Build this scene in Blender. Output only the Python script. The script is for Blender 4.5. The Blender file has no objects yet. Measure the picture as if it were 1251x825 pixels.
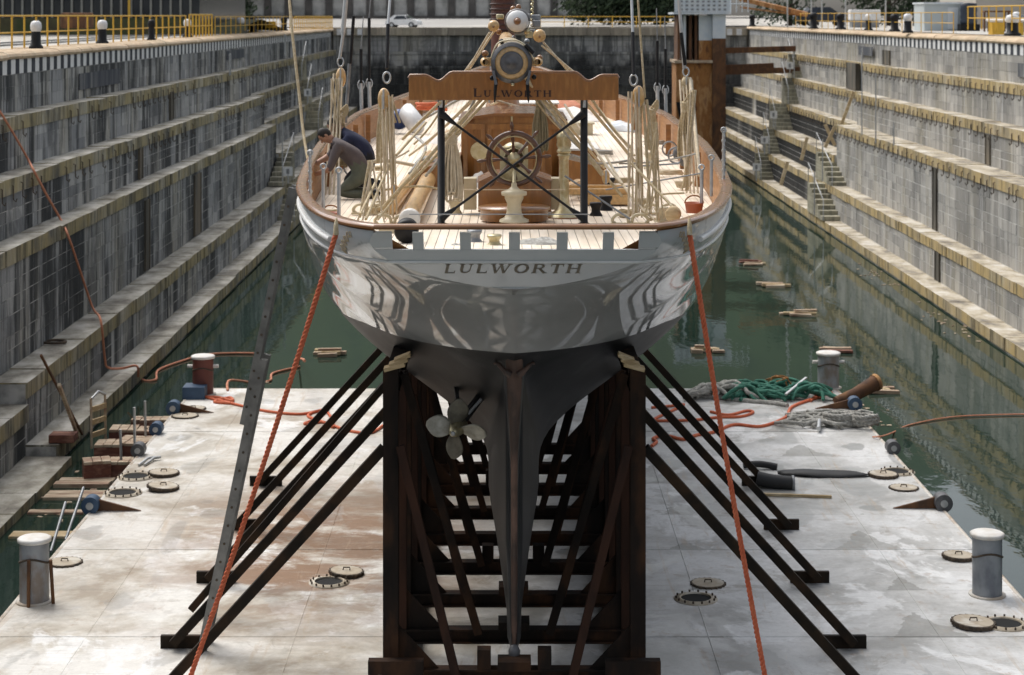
import bpy, math, random
import numpy as np
from mathutils import Vector, Matrix
random.seed(7)
R = random.Random(11)
S = bpy.context.scene
COL = S.collection
F, PX, PY = 2300.0, 620.0, 19.5          # focal length and vanishing point in photo pixels (1251 x 825)
V = Vector

# ------------------------------------------------------------------ camera
cam = bpy.data.cameras.new('camera'); cam_o = bpy.data.objects.new('camera', cam); COL.objects.link(cam_o)
cam_o.location = (0, 0, 0); cam_o.rotation_euler = (math.radians(90), 0, 0)
cam.sensor_width = 36; cam.lens = F/1251*36
cam.shift_x = (625.5-PX)/1251; cam.shift_y = -(412.5-PY)/1251
cam.clip_start = 0.5; cam.clip_end = 4000
cam.dof.use_dof = True; cam.dof.focus_distance = 24.5; cam.dof.aperture_fstop = 2.6
S.camera = cam_o

# ------------------------------------------------------------------ light: bright overcast, soft sun high ahead on the left
EL, AZ = math.radians(56), math.radians(318)      # azimuth clockwise from +Y
w = bpy.data.worlds.new('World'); S.world = w; w.use_nodes = True
nt = w.node_tree; bg = nt.nodes['Background']
sky = nt.nodes.new('ShaderNodeTexSky'); sky.sky_type = 'NISHITA'; sky.sun_disc = False
sky.sun_elevation = EL; sky.sun_rotation = AZ; sky.air_density = 1.0; sky.dust_density = 4.0; sky.ozone_density = 1.0
hs = nt.nodes.new('ShaderNodeHueSaturation'); hs.inputs['Saturation'].default_value = 0.34
nt.links.new(sky.outputs[0], hs.inputs['Color']); nt.links.new(hs.outputs[0], bg.inputs[0])
bg.inputs[1].default_value = 0.15
sun = bpy.data.lights.new('sun', 'SUN'); sun.energy = 1.35; sun.angle = math.radians(38); sun.color = (1, .965, .91)
sun_o = bpy.data.objects.new('sun', sun); COL.objects.link(sun_o)
d = V((math.sin(AZ)*math.cos(EL), math.cos(AZ)*math.cos(EL), math.sin(EL)))
sun_o.rotation_euler = d.to_track_quat('Z', 'Y').to_euler()
S.view_settings.view_transform = 'Standard'; S.view_settings.look = 'None'
S.view_settings.exposure = 0.48; S.view_settings.gamma = 1
S.cycles.max_bounces = 8; S.cycles.diffuse_bounces = 3; S.cycles.glossy_bounces = 4
S.cycles.use_denoising = True

# ------------------------------------------------------------------ helpers
def at(px, py, z):
    Y = -z*F/(py-PY); return V(((px-PX)*Y/F, Y, z))
def onx(px, py, X): Y = X*F/(px-PX); return V((X, Y, -(py-PY)*Y/F))
def aty(px, py, Y): return V(((px-PX)*Y/F, Y, -(py-PY)*Y/F))
ORG = {}
def T(o, label=None, cat=None, group=None, kind=None):
    if label: o['label'] = label
    if cat: o['category'] = cat
    if group: o['group'] = group
    if kind: o['kind'] = kind
    return o
def org(o): return ORG.get(o.name, V((0, 0, 0)))
def empty(name, loc, label=None, cat=None, group=None, parent=None):
    o = bpy.data.objects.new(name, None); COL.objects.link(o); loc = V(loc)
    o.empty_display_size = .1
    if parent: o.parent = parent; o.location = loc-org(parent)
    else: o.location = loc
    ORG[o.name] = loc; T(o, label, cat, group); return o
def copy_tree(o, off=V((0, 0, 0)), parent=None, label=None, rz=None):
    c = o.copy(); COL.objects.link(c)
    if parent: c.parent = parent
    else:
        c.location = o.location+V(off); ORG[c.name] = org(o)+V(off)
        if rz is not None: c.rotation_euler[2] = rz
    if label: c['label'] = label
    for ch in o.children: copy_tree(ch, parent=c)
    return c
def frames(pts):
    pts = [V(p) for p in pts]; n = len(pts); out = []; prev = None
    for i in range(n):
        t = (pts[min(i+1, n-1)]-pts[max(i-1, 0)])
        t = t.normalized() if t.length > 1e-9 else V((0, 0, 1))
        if prev is None:
            u = t.cross(V((0, 0, 1)) if abs(t.z) < .9 else V((0, 1, 0))).normalized()
        else:
            u = (prev-t*prev.dot(t)); u = u.normalized() if u.length > 1e-6 else t.orthogonal().normalized()
        prev = u; out.append((pts[i], u, t.cross(u)))
    return out
class MB:
    def __init__(s): s.v = []; s.f = []; s.sm = []; s.mi = []; s.t = []; s.m = 0; s.tint = 0.0
    def add(s, vs, fs, smooth=False):
        b = len(s.v); s.v += [tuple(p) for p in vs]
        for f in fs: s.f.append(tuple(b+i for i in f)); s.sm.append(smooth); s.mi.append(s.m); s.t.append(s.tint)
        return s
    def box(s, x0, x1, y0, y1, z0, z1):
        return s.add([(x, y, z) for z in (z0, z1) for y in (y0, y1) for x in (x0, x1)],
                     [(0, 2, 3, 1), (4, 5, 7, 6), (0, 1, 5, 4), (2, 6, 7, 3), (0, 4, 6, 2), (1, 3, 7, 5)])
    def cbox(s, c, sx, sy, sz, rz=0, M=None):
        m = M or (Matrix.Rotation(rz, 3, 'Z'))
        c = V(c); return s.add([c+m @ V((x*sx/2, y*sy/2, z*sz/2)) for z in (-1, 1) for y in (-1, 1) for x in (-1, 1)],
                     [(0, 2, 3, 1), (4, 5, 7, 6), (0, 1, 5, 4), (2, 6, 7, 3), (0, 4, 6, 2), (1, 3, 7, 5)])
    def beam(s, a, b, w, h, up=(0, 0, 1)):
        a, b = V(a), V(b); t = (b-a).normalized(); up = V(up)
        if abs(t.dot(up)) > .98: up = V((0, 1, 0))
        u = t.cross(up).normalized(); n = u.cross(t)
        vs = [p+u*x*w/2+n*z*h/2 for p in (a, b) for z in (-1, 1) for x in (-1, 1)]
        return s.add(vs, [(0, 1, 3, 2), (4, 6, 7, 5), (0, 4, 5, 1), (2, 3, 7, 6), (0, 2, 6, 4), (1, 5, 7, 3)])
    def ibeam(s, a, b, w, h, up=(0, 0, 1), t=.02):
        a, b = V(a), V(b); d = (b-a).normalized(); up = V(up)
        if abs(d.dot(up)) > .98: up = V((0, 1, 0))
        u = d.cross(up).normalized(); n = u.cross(d)
        s.beam(a+n*(h/2-t/2), b+n*(h/2-t/2), w, t, up); s.beam(a-n*(h/2-t/2), b-n*(h/2-t/2), w, t, up)
        return s.beam(a, b, t, h-2*t, up)
    def tube(s, pts, r, n=8, caps=True, sx=1.0):
        fr = frames(pts); k = len(fr); vs = []; fs = []
        for i, (p, u, v) in enumerate(fr):
            rr = r[i] if isinstance(r, (list, tuple)) else r
            for j in range(n):
                a = 2*math.pi*j/n; vs.append(p+u*math.cos(a)*rr*sx+v*math.sin(a)*rr)
        for i in range(k-1):
            for j in range(n): fs.append((i*n+j, i*n+(j+1) % n, (i+1)*n+(j+1) % n, (i+1)*n+j))
        s.add(vs, fs, True)
        if caps:
            s.add(vs[:n], [tuple(range(n-1, -1, -1))]); s.add(vs[-n:], [tuple(range(n))])
        return s
    def lathe(s, prof, o, ax=(0, 0, 1), n=24, smooth=True):
        o = V(o); q = V(ax).normalized().to_track_quat('Z', 'Y').to_matrix(); vs = []; fs = []
        for (r, z) in prof:
            for j in range(n):
                a = 2*math.pi*j/n; vs.append(o+q @ V((r*math.cos(a), r*math.sin(a), z)))
        k = len(prof)
        for i in range(k-1):
            for j in range(n): fs.append((i*n+j, i*n+(j+1) % n, (i+1)*n+(j+1) % n, (i+1)*n+j))
        return s.add(vs, fs, smooth)
    def cyl(s, o, r, h, ax=(0, 0, 1), n=24, r2=None):
        r2 = r if r2 is None else r2
        s.lathe([(r, 0), (r2, h)], o, ax, n); return s.lathe([(0.0005, 0), (r, 0)], o, ax, n, False).lathe([(r2, h), (0.0005, h)], o, ax, n, False)
    def prism(s, poly, b):      # polygon of 3D points, extruded by vector
        n = len(poly); a = [V(p) for p in poly]; b = V(b)
        vs = a+[p+b for p in a]
        return s.add(vs, [tuple(range(n-1, -1, -1)), tuple(range(n, 2*n))]+[(i, (i+1) % n, n+(i+1) % n, n+i) for i in range(n)])
    def grid(s, rows, smooth=True, flip=False):
        m = len(rows[0]); vs = [p for r in rows for p in r]
        fs = [(i*m+j, i*m+j+1, (i+1)*m+j+1, (i+1)*m+j) for i in range(len(rows)-1) for j in range(m-1)]
        if flip: fs = [f[::-1] for f in fs]
        return s.add(vs, fs, smooth)
    def ball(s, c, r, n=12, sz=1.0):
        return s.lathe([(max(.0005, r*math.sin(math.pi*i/8)), -r*sz*math.cos(math.pi*i/8)) for i in range(9)], c, n=n)
    def build(s, name, mat, parent=None, origin=None):
        me = bpy.data.meshes.new(name)
        if parent: o0 = org(parent)
        elif origin is not None: o0 = V(origin)
        else:
            a = np.array(s.v); o0 = V(((a[:, 0].min()+a[:, 0].max())/2, (a[:, 1].min()+a[:, 1].max())/2, a[:, 2].min()))
        own = o0
        if parent and origin is not None: own = V(origin)
        a = np.array(s.v, dtype=float)-np.array(own)
        me.from_pydata(a.tolist(), [], s.f)
        me.polygons.foreach_set('use_smooth', s.sm)
        for m in (mat if isinstance(mat, (list, tuple)) else [mat]): me.materials.append(m)
        if any(s.mi): me.polygons.foreach_set('material_index', s.mi)
        if any(s.t):
            at_ = me.attributes.new('tint', 'FLOAT', 'FACE'); at_.data.foreach_set('value', s.t)
        o = bpy.data.objects.new(name, me); COL.objects.link(o)
        if parent: o.parent = parent; o.location = own-o0
        else: o.location = own
        ORG[o.name] = own; return o
def bevel(o, wd=.01, seg=2, ang=40):
    m = o.modifiers.new('bevel', 'BEVEL'); m.width = wd; m.segments = seg; m.limit_method = 'ANGLE'; m.angle_limit = math.radians(ang); return o
def sp(xs, ys):
    n = len(xs); d = [(ys[i+1]-ys[i])/(xs[i+1]-xs[i]) for i in range(n-1)]
    m = [d[0]]+[0 if d[i-1]*d[i] <= 0 else 2*d[i-1]*d[i]/(d[i-1]+d[i]) for i in range(1, n-1)]+[d[-1]]
    def f(x):
        if x <= xs[0]: return ys[0]
        if x >= xs[-1]: return ys[-1]
        i = next(k for k in range(n-1) if x <= xs[k+1]); h = xs[i+1]-xs[i]; t = (x-xs[i])/h
        return (2*t**3-3*t*t+1)*ys[i]+(t**3-2*t*t+t)*h*m[i]+(-2*t**3+3*t*t)*ys[i+1]+(t**3-t*t)*h*m[i+1]
    return f
def crv(pts, n=8):       # smooth path through points
    P = [V(p) for p in pts]; out = []
    for i in range(len(P)-1):
        a, b, c, e = P[max(i-1, 0)], P[i], P[i+1], P[min(i+2, len(P)-1)]
        for k in range(n):
            t = k/n; out.append(.5*((2*b)+(c-a)*t+(2*a-5*b+4*c-e)*t*t+(3*b-a-3*c+e)*t**3))
    return out+[P[-1]]
def sag(a, b, s, n=14):
    a, b = V(a), V(b); return [a.lerp(b, i/n)-V((0, 0, 4*s*(i/n)*(1-i/n))) for i in range(n+1)]
def laid_rope(mb, path, r, pitch=None, strands=3, sides=6, step=None):     # a rope of twisted strands
    path = [V(p) for p in path]; L = [0]
    for i in range(1, len(path)): L.append(L[-1]+(path[i]-path[i-1]).length)
    pitch = pitch or r*5; step = step or pitch/9; n = max(4, int(L[-1]/step)); pts = []; j = 0
    for i in range(n+1):
        s = L[-1]*i/n
        while j < len(path)-2 and L[j+1] < s: j += 1
        t = (s-L[j])/max(1e-9, L[j+1]-L[j]); pts.append(path[j].lerp(path[j+1], t))
    fr = frames(pts)
    for k in range(strands):
        mb.tube([p+(u*math.cos(a)+v*math.sin(a))*r*.5 for i, (p, u, v) in enumerate(fr) for a in [2*math.pi*(k/strands+L[-1]*i/n/pitch)]], r*.56, sides)
    return mb
def coil(c, r, turns, rr, flat=.3, n=20, wob=.15, seed=0):
    q = random.Random(seed); pts = []
    for i in range(int(turns*n)+1):
        a = 2*math.pi*i/n; k = 1+q.uniform(-wob, wob)*.5
        pts.append(V(c)+V((r*k*math.cos(a), r*k*math.sin(a)*.8, rr+rr*1.2*(i/n % 3)*flat*2+q.uniform(0, rr*.5))))
    return pts

# ------------------------------------------------------------------ materials
def nodes(name):
    m = bpy.data.materials.new(name); m.use_nodes = True; t = m.node_tree; b = t.nodes['Principled BSDF']
    return m, t, b
class NB:
    def __init__(s, t): s.t = t
    def n(s, ty, ins=None, **kw):
        x = s.t.nodes.new('ShaderNode'+ty)
        for k, v in kw.items(): setattr(x, k, v)
        for k, v in (ins or {}).items():
            if hasattr(v, 'bl_idname') or isinstance(v, bpy.types.NodeSocket): s.t.links.new(v if isinstance(v, bpy.types.NodeSocket) else v.outputs[0], x.inputs[k])
            else: x.inputs[k].default_value = v
        return x
    def pos(s, scale=(1, 1, 1), rot=(0, 0, 0)):
        g = s.n('NewGeometry'); return s.n('Mapping', {'Vector': g.outputs['Position'], 'Scale': scale, 'Rotation': rot})
    def noise(s, vec, scale, detail=5, rough=.55, dist=0):
        return s.n('TexNoise', {'Vector': vec, 'Scale': scale, 'Detail': detail, 'Roughness': rough, 'Distortion': dist}).outputs['Fac']
    def ramp(s, fac, stops):
        r = s.n('ValToRGB', {'Fac': fac}); e = r.color_ramp.elements
        while len(e) < len(stops): e.new(.5)
        for k, (p, c) in enumerate(stops):
            e[k].position = p; e[k].color = (c, c, c, 1) if isinstance(c, (int, float)) else (*c, 1)
        return r.outputs[0]
    def mix(s, f, a, b, blend='MIX'):
        x = s.n('Mix', data_type='RGBA', blend_type=blend)
        for k, v in ((0, f), (6, a), (7, b)):
            if isinstance(v, bpy.types.NodeSocket): s.t.links.new(v, x.inputs[k])
            else: x.inputs[k].default_value = v if k == 0 else (*v, 1)
        return x.outputs[2]
    def math(s, op, a, b=0.0, c=None, clamp=False):
        x = s.n('Math', operation=op, use_clamp=clamp)
        for k, v in enumerate((a, b) if c is None else (a, b, c)):
            if isinstance(v, bpy.types.NodeSocket): s.t.links.new(v, x.inputs[k])
            else: x.inputs[k].default_value = v
        return x.outputs[0]
    def bump(s, h, st, dist=.02): return s.n('Bump', {'Height': h, 'Strength': st, 'Distance': dist}).outputs[0]
    def rnd(s):      # random per stone: object random + face attribute
        o = s.n('ObjectInfo').outputs['Random']; a = s.n('Attribute', attribute_name='tint').outputs['Fac']
        return s.math('FRACT', s.math('ADD', o, a))
def mat(name, cols, scale=3.0, st=(1, 1, 1), rough=.6, metal=0, bump=0.0, detail=5, coat=0, spec=.5, lo=.35, hi=.65, rv=.1, ior=None):
    m, t, b = nodes(name); q = NB(t)
    if len(cols) == 1: cols = [cols[0], tuple(c*.82 for c in cols[0])]
    f = q.noise(q.pos(st).outputs[0], scale, detail)
    k = len(cols); c = q.ramp(f, [(lo+(hi-lo)*i/(k-1), cols[i]) for i in range(k)])
    t.links.new(c, b.inputs['Base Color'])
    r = q.math('ADD', rough-rv*.5, q.math('MULTIPLY', f, rv)); t.links.new(r, b.inputs['Roughness'])
    b.inputs['Metallic'].default_value = metal; b.inputs['Coat Weight'].default_value = coat; b.inputs['Coat Roughness'].default_value = .08
    b.inputs['Specular IOR Level'].default_value = spec
    if ior: b.inputs['IOR'].default_value = ior
    if bump: t.links.new(q.bump(q.noise(q.pos(st).outputs[0], scale*4, 4), bump), b.inputs['Normal'])
    return m

def stone_mat(name, ca, cb, dark=.5, moss=None, wet=None, wetk=1.0):
    m, t, b = nodes(name); q = NB(t); P = q.pos().outputs[0]
    r = q.rnd(); base = q.mix(r, tuple(x*.88 for x in ca), tuple(x*1.04 for x in cb))
    f1 = q.noise(P, 1.6, 6); base = q.mix(q.math('MULTIPLY', f1, .55), base, tuple(c*.55 for c in ca))
    st = q.noise(q.pos((.8, .8, .035)).outputs[0], 1.3, 6, .62, .2)          # runs of dirt, long and vertical
    st2 = q.noise(q.pos((3.2, 3.2, .12)).outputs[0], 1.3, 5, .6, .2)
    big = q.noise(P, .17, 3)
    k = q.ramp(q.math('ADD', st, q.math('MULTIPLY', q.math('SUBTRACT', big, .5), .6)), [(.505, 0), (.535, .8), (.62, 1)])
    k2 = q.ramp(st2, [(.53, 0), (.57, .8), (.68, 1)])
    k3 = q.ramp(q.noise(q.pos((.33, .33, .2)).outputs[0], 1.3, 6, .65, .5), [(.52, 0), (.62, 1)])
    kk = q.math('MULTIPLY', q.math('MAXIMUM', q.math('MAXIMUM', k, q.math('MULTIPLY', k2, .75)), q.math('MULTIPLY', k3, .62)), dark, clamp=True)
    tan = q.ramp(q.noise(q.pos((.5, .5, .1)).outputs[0], .9, 5, .6), [(.5, 0), (.68, .5)]); base = q.mix(tan, base, (.34, .30, .20))
    c = q.mix(kk, base, (.034, .037, .038))
    wh = q.ramp(q.noise(q.pos((2.6, 2.6, .22)).outputs[0], 1.7, 6, .7), [(.55, 0), (.68, .5)])
    c = q.mix(wh, c, tuple(min(.66, x*1.45) for x in cb))
    if moss:        # weathered faces hold yellow lichen and dirt runs, trodden tops are bleached and blotched
        mm = q.ramp(q.noise(P, .9, 5), [(.35, 0), (.6, .8)]); c = q.mix(mm, c, moss)
        c = q.mix(q.math('MULTIPLY', q.ramp(q.noise(q.pos((2.2, 2.2, .3)).outputs[0], 1.4, 5, .6), [(.5, 0), (.62, 1)]), .7), c, (.06, .058, .04))
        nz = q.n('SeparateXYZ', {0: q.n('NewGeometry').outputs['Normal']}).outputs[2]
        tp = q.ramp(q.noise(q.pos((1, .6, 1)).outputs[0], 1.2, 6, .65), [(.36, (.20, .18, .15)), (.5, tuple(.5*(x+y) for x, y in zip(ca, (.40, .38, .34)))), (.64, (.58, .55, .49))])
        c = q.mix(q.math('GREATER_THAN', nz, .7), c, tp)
    if wet:          # black algae left by the water, with its own ragged outline
        sx = q.n('SeparateXYZ', {0: P}); z = sx.outputs[2]
        e = q.math('ADD', z, q.math('MULTIPLY', q.noise(q.pos((.5, .5, .12)).outputs[0], .9, 5), 5.0))
        f = q.math('MULTIPLY', q.ramp(q.math('MULTIPLY_ADD', e, -.1, .5), [(wet, 0), (wet+.05, 1)]), q.math('MULTIPLY', q.ramp(q.math('MULTIPLY_ADD', sx.outputs[1], .02, -1.6), [(.34, 0), (.42, 1)]), q.ramp(q.noise(q.pos((.14, .14, .05)).outputs[0], 1.0, 3), [(.34, 0), (.44, .97)])))
        c = q.mix(q.math('MULTIPLY', f, wetk), c, (.012, .013, .013))
    t.links.new(c, b.inputs['Base Color']); b.inputs['Roughness'].default_value = .85; b.inputs['Specular IOR Level'].default_value = .25
    t.links.new(q.bump(q.math('ADD', q.noise(P, 9, 6), q.math('MULTIPLY', f1, .8)), .5, .03), b.inputs['Normal'])
    return m
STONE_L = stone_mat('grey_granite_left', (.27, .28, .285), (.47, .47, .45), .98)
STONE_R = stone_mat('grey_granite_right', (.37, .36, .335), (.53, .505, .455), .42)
STONE_RF = stone_mat('grey_granite_far_right', (.38, .37, .35), (.50, .48, .44), .6, wet=.72)
STONE_B = stone_mat('grey_granite_end', (.36, .36, .35), (.46, .45, .42), .75, wet=.60, wetk=.8)
CAP_L = stone_mat('cap_stone_left', (.36, .33, .25), (.52, .48, .38), .75, moss=(.36, .295, .145))
CAP_R = stone_mat('cap_stone_right', (.46, .37, .22), (.58, .48, .32), .32, moss=(.48, .35, .15))
COPE = stone_mat('coping_stone', (.62, .46, .30), (.70, .54, .37), .12)
CORE_L = mat('grey_mortar', [(.20, .20, .19), (.52, .51, .48)], 1.4, rough=.9, bump=.3, lo=.42, hi=.6)
CORE = mat('pale_mortar', [(.36, .355, .33), (.66, .65, .61)], 2, rough=.9, bump=.3)
CORE_D = mat('dark_mortar', [(.10, .10, .095), (.30, .30, .28)], 1.5, rough=.9, bump=.3)
STEP = stone_mat('step_stone', (.34, .32, .23), (.44, .41, .31), .45)
CONC = mat('quay_concrete', [(.30, .28, .25), (.44, .415, .37), (.52, .49, .44)], .35, rough=.9, bump=.15)
ROAD = mat('road_concrete', [(.30, .29, .27), (.38, .365, .34)], .2, rough=.9)
def stripes():
    m, t, b = nodes('painted_stripes'); q = NB(t); P = q.pos().outputs[0]
    sx = q.n('SeparateXYZ', {0: P}); y = q.math('ADD', sx.outputs[1], q.math('MULTIPLY', sx.outputs[0], .6))
    s = q.math('GREATER_THAN', q.math('FRACT', q.math('MULTIPLY', y, 1/.88)), .48)
    wear = q.ramp(q.noise(q.pos((2, 2, .6)).outputs[0], 1.3, 6, .7), [(.58, 0), (.72, .8)])
    c = q.mix(s, (.022, .027, .038), (.72, .72, .70)); c = q.mix(wear, c, (.26, .26, .25))
    t.links.new(c, b.inputs['Base Color']); b.inputs['Roughness'].default_value = .75; return m
STRIPE = stripes()
def deck_mat():
    m, t, b = nodes('worn_barge_paint'); q = NB(t); P = q.pos().outputs[0]; sx = q.n('SeparateXYZ', {0: P}); X, Y = sx.outputs[0], sx.outputs[1]
    f = q.noise(P, .5, 8, .62, .4); g = q.noise(P, 2.3, 7, .6)
    left = q.ramp(q.math('MULTIPLY_ADD', X, .1, .5), [(.42, 1), (.62, 0)])
    warm = q.ramp(f, [(.36, (.34, .285, .215)), (.45, (.53, .49, .42)), (.55, (.72, .70, .655))])
    cool = q.ramp(f, [(.38, (.36, .355, .335)), (.46, (.49, .485, .465)), (.54, (.60, .595, .575)), (.62, (.71, .71, .70))])
    c = q.mix(left, cool, warm)
    # damp hollows against the plate edges: sharp sided dark patches
    vo = q.n('TexVoronoi', {'Vector': q.n('Mapping', {'Vector': P, 'Scale': (.62, .42, 1)}).outputs[0], 'Scale': 1.0, 'Randomness': .9}).outputs['Distance']
    dn = q.math('ADD', vo, q.math('MULTIPLY', q.math('SUBTRACT', q.noise(P, 1.6, 4, .55), .5), .55))
    pool = q.ramp(dn, [(.155, 1), (.175, 0)])
    pool2 = q.ramp(q.noise(q.pos((.9, .5, 1)).outputs[0], .62, 4, .5, 1.4), [(.575, 0), (.59, 1)])
    c = q.mix(q.math('MULTIPLY', q.math('MAXIMUM', pool, q.math('MULTIPLY', pool2, .55)), q.math('SUBTRACT', .66, q.math('MULTIPLY', left, .38))), c, (.19, .19, .17))
    wht = q.ramp(q.noise(q.pos((1.0, .6, 1)).outputs[0], .42, 7, .62, .5), [(.575, 0), (.605, 1)]); c = q.mix(q.math('MULTIPLY', wht, .8), c, (.83, .83, .82))
    # damp triangles left against the frames along each long seam
    dx = q.math('MULTIPLY', q.math('SUBTRACT', q.math('FRACT', q.math('MULTIPLY_ADD', X, 1/3.45, 23.5-6.62/3.45)), .5), 3.45)
    yy_ = q.math('MULTIPLY_ADD', Y, 1/2.37, -33.5/2.37+20); v = q.math('MULTIPLY', q.math('FRACT', yy_), 2.37)
    cell = q.n('TexWhiteNoise', {'Vector': q.n('CombineXYZ', {0: q.math('FLOOR', q.math('MULTIPLY_ADD', X, 1/3.45, 23.5-6.62/3.45)), 1: q.math('FLOOR', yy_), 2: 0.0})}, noise_dimensions='3D').outputs['Value']
    hw = q.math('MULTIPLY', q.math('SUBTRACT', q.math('SUBTRACT', q.math('MULTIPLY', cell, 1.3), .1), v), .55)
    edge = q.math('ADD', q.math('SUBTRACT', hw, q.math('ABSOLUTE', q.math('ADD', dx, q.math('MULTIPLY', q.math('SUBTRACT', cell, .5), .35)))), q.math('MULTIPLY', q.math('SUBTRACT', q.noise(P, 1.5, 6, .65), .5), .75))
    tri = q.ramp(q.math('MULTIPLY_ADD', edge, 2.0, .5), [(.5, 0), (.53, 1)])
    c = q.mix(q.math('MULTIPLY', tri, q.math('SUBTRACT', .62, q.math('MULTIPLY', left, .45))), c, (.22, .215, .19))
    cx = q.ramp(q.math('MULTIPLY_ADD', q.math('ABSOLUTE', q.math('ADD', X, 3.2)), -.2, 1), [(.3, .12), (.75, 1)])
    near = q.ramp(q.math('MULTIPLY_ADD', q.math('ABSOLUTE', q.math('SUBTRACT', Y, 33.8)), -.16, 1), [(.1, .10), (.65, 1)])
    band = q.math('MULTIPLY', q.ramp(q.noise(q.pos((.5, .9, 1)).outputs[0], 1.0, 9, .70, .35), [(.40, 0), (.53, 1)]), left)
    c = q.mix(q.math('MULTIPLY', q.math('MULTIPLY', band, near), cx), c, (.22, .115, .05))
    run = q.ramp(q.noise(q.pos((2.4, .25, 1)).outputs[0], 1.5, 6, .7, .6), [(.58, 0), (.70, .6)]); c = q.mix(run, c, (.46, .35, .23))
    rr = q.ramp(q.noise(P, 2.6, 8, .75), [(.58, 0), (.72, .7)]); c = q.mix(rr, c, (.34, .23, .14))
    c = q.mix(q.math('MULTIPLY', q.rnd(), .16), c, (.40, .39, .36))
    scr = q.ramp(q.noise(q.pos((.35, 7, 1), (0, 0, .5)).outputs[0], 1.6, 4, .7), [(.60, 0), (.68, .5)]); c = q.mix(scr, c, (.38, .34, .28))
    fine = q.ramp(q.noise(P, 9, 6, .75), [(.35, .86), (.65, 1.08)]); c = q.mix(.8, c, fine, 'MULTIPLY')
    grime = q.ramp(q.noise(q.pos((.8, .8, 1)).outputs[0], 1.3, 9, .78, .8), [(.57, 0), (.68, .7)]); c = q.mix(grime, c, (.24, .205, .155))
    sp_ = q.ramp(g, [(.30, .4), (.42, 0)]); c = q.mix(sp_, c, (.33, .31, .27))
    t.links.new(c, b.inputs['Base Color'])
    t.links.new(q.math('SUBTRACT', .60, q.math('MULTIPLY', q.math('MAXIMUM', pool, pool2), .28)), b.inputs['Roughness'])
    t.links.new(q.bump(q.math('ADD', f, q.math('MULTIPLY', g, .15)), .3, .06), b.inputs['Normal']); return m
DECK = deck_mat()
def water_mat():
    m, t, b = nodes('dock_water'); q = NB(t)
    b.inputs['Base Color'].default_value = (.016, .033, .024, 1); b.inputs['Roughness'].default_value = .03; b.inputs['IOR'].default_value = 1.33
    h = q.math('ADD', q.noise(q.pos((1.0, .45, 1)).outputs[0], 1.1, 3, .5, .6), q.math('MULTIPLY', q.noise(q.pos((1.2, .6, 1)).outputs[0], 4.0, 2), .25))
    t.links.new(q.bump(h, .07, .06), b.inputs['Normal']); return m
WATER = water_mat()
def hull_mat():
    m, t, b = nodes('hull_paint'); q = NB(t); P = q.pos().outputs[0]; z = q.n('SeparateXYZ', {0: P}).outputs[2]
    f = q.noise(P, 1.2, 4); top = q.ramp(f, [(.3, (.41, .42, .42)), (.7, (.45, .46, .46))])
    af = q.ramp(q.noise(q.pos((1, 1, .4)).outputs[0], 2.2, 7, .65), [(.3, (.009, .0095, .010)), (.55, (.018, .0185, .019)), (.75, (.055, .055, .056))])
    k = q.math('LESS_THAN', z, -4.39)
    t.links.new(q.mix(k, top, af), b.inputs['Base Color'])
    t.links.new(q.math('MULTIPLY_ADD', k, .42, .05), b.inputs['Roughness'])
    t.links.new(q.math('MULTIPLY_ADD', k, -.75, 2.15), b.inputs['IOR'])
    wav = q.math('MULTIPLY', q.noise(q.pos((1.2, .8, .5)).outputs[0], 1.25, 1, .3), q.math('SUBTRACT', 1.0, k))
    t.links.new(q.bump(wav, .075, .05), b.inputs['Normal']); return m
HULL = hull_mat()
HULL_W = mat('bulwark_paint', [(.47, .495, .505), (.52, .54, .545)], 1, rough=.22, rv=.05, coat=.3)
LINE_W = mat('white_moulding', [(.82, .81, .78)], 2, rough=.3)
GOLD = mat('gold_leaf', [(.46, .36, .20), (.52, .45, .33)], 20, rough=.5)
LETTER = mat('letter_paint', [(.13, .105, .075), (.21, .17, .12)], 20, rough=.45)
def teak(name, a, b_, st, rough=.3, coat=.5, sc=4):
    return mat(name, [a, b_, tuple(x*.62 for x in a)], sc, st, rough=rough, coat=coat, lo=.3, hi=.72)
VARN = teak('varnished_mahogany', (.36, .17, .050), (.27, .115, .032), (4, 4, .8))
VARN_H = teak('varnished_mahogany_rail', (.31, .145, .052), (.235, .10, .034), (1, 1, 6), .28)
SPAR = teak('varnished_spruce', (.66, .44, .20), (.60, .37, .15), (5, .5, 5), .35, .3)
BOOMW = teak('boom_end_grain', (.60, .42, .22), (.52, .34, .16), (5, 5, 5), .45, .2)
MASTW = mat('red_brown_mast', [(.13, .045, .03), (.09, .03, .022)], 3, rough=.4)
TEAK = mat('scrubbed_deck', [(.66, .55, .42), (.78, .68, .55), (.84, .75, .63)], 1.3, (3, .3, 1), rough=.7, bump=.1)
CAULK = mat('deck_caulking', [(.30, .25, .19)], 5, rough=.8)
BULW_IN = teak('bulwark_inside_wood', (.40, .20, .07), (.31, .14, .045), (.6, .6, 5), .55, .05)
WHEELW = teak('dark_wheel_wood', (.13, .055, .025), (.09, .035, .016), (4, 4, 4), .3)
BRASS = mat('dull_brass', [(.50, .43, .25), (.60, .54, .36), (.42, .35, .19)], 6, rough=.38, metal=.75, bump=.05)
CREAM = mat('cream_paint', [(.60, .52, .36), (.50, .43, .28)], 5, rough=.4)
SLOT_SHADE = mat('channel_shade', [(.05, .045, .035), (.10, .09, .07), (.16, .13, .09)], 1.3, (1, 1, .2), rough=.9)  # brown with the shade of a recess put into it
BLACK = mat('black_paint', [(.007, .007, .008), (.014, .014, .015)], 6, rough=.5, spec=.25)
GREYM = mat('grey_metal', [(.20, .21, .22), (.30, .31, .32)], 5, rough=.45, metal=.5)
GALV = mat('galvanised_steel', [(.42, .43, .43), (.52, .53, .53)], 8, rough=.45, metal=.6)
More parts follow.
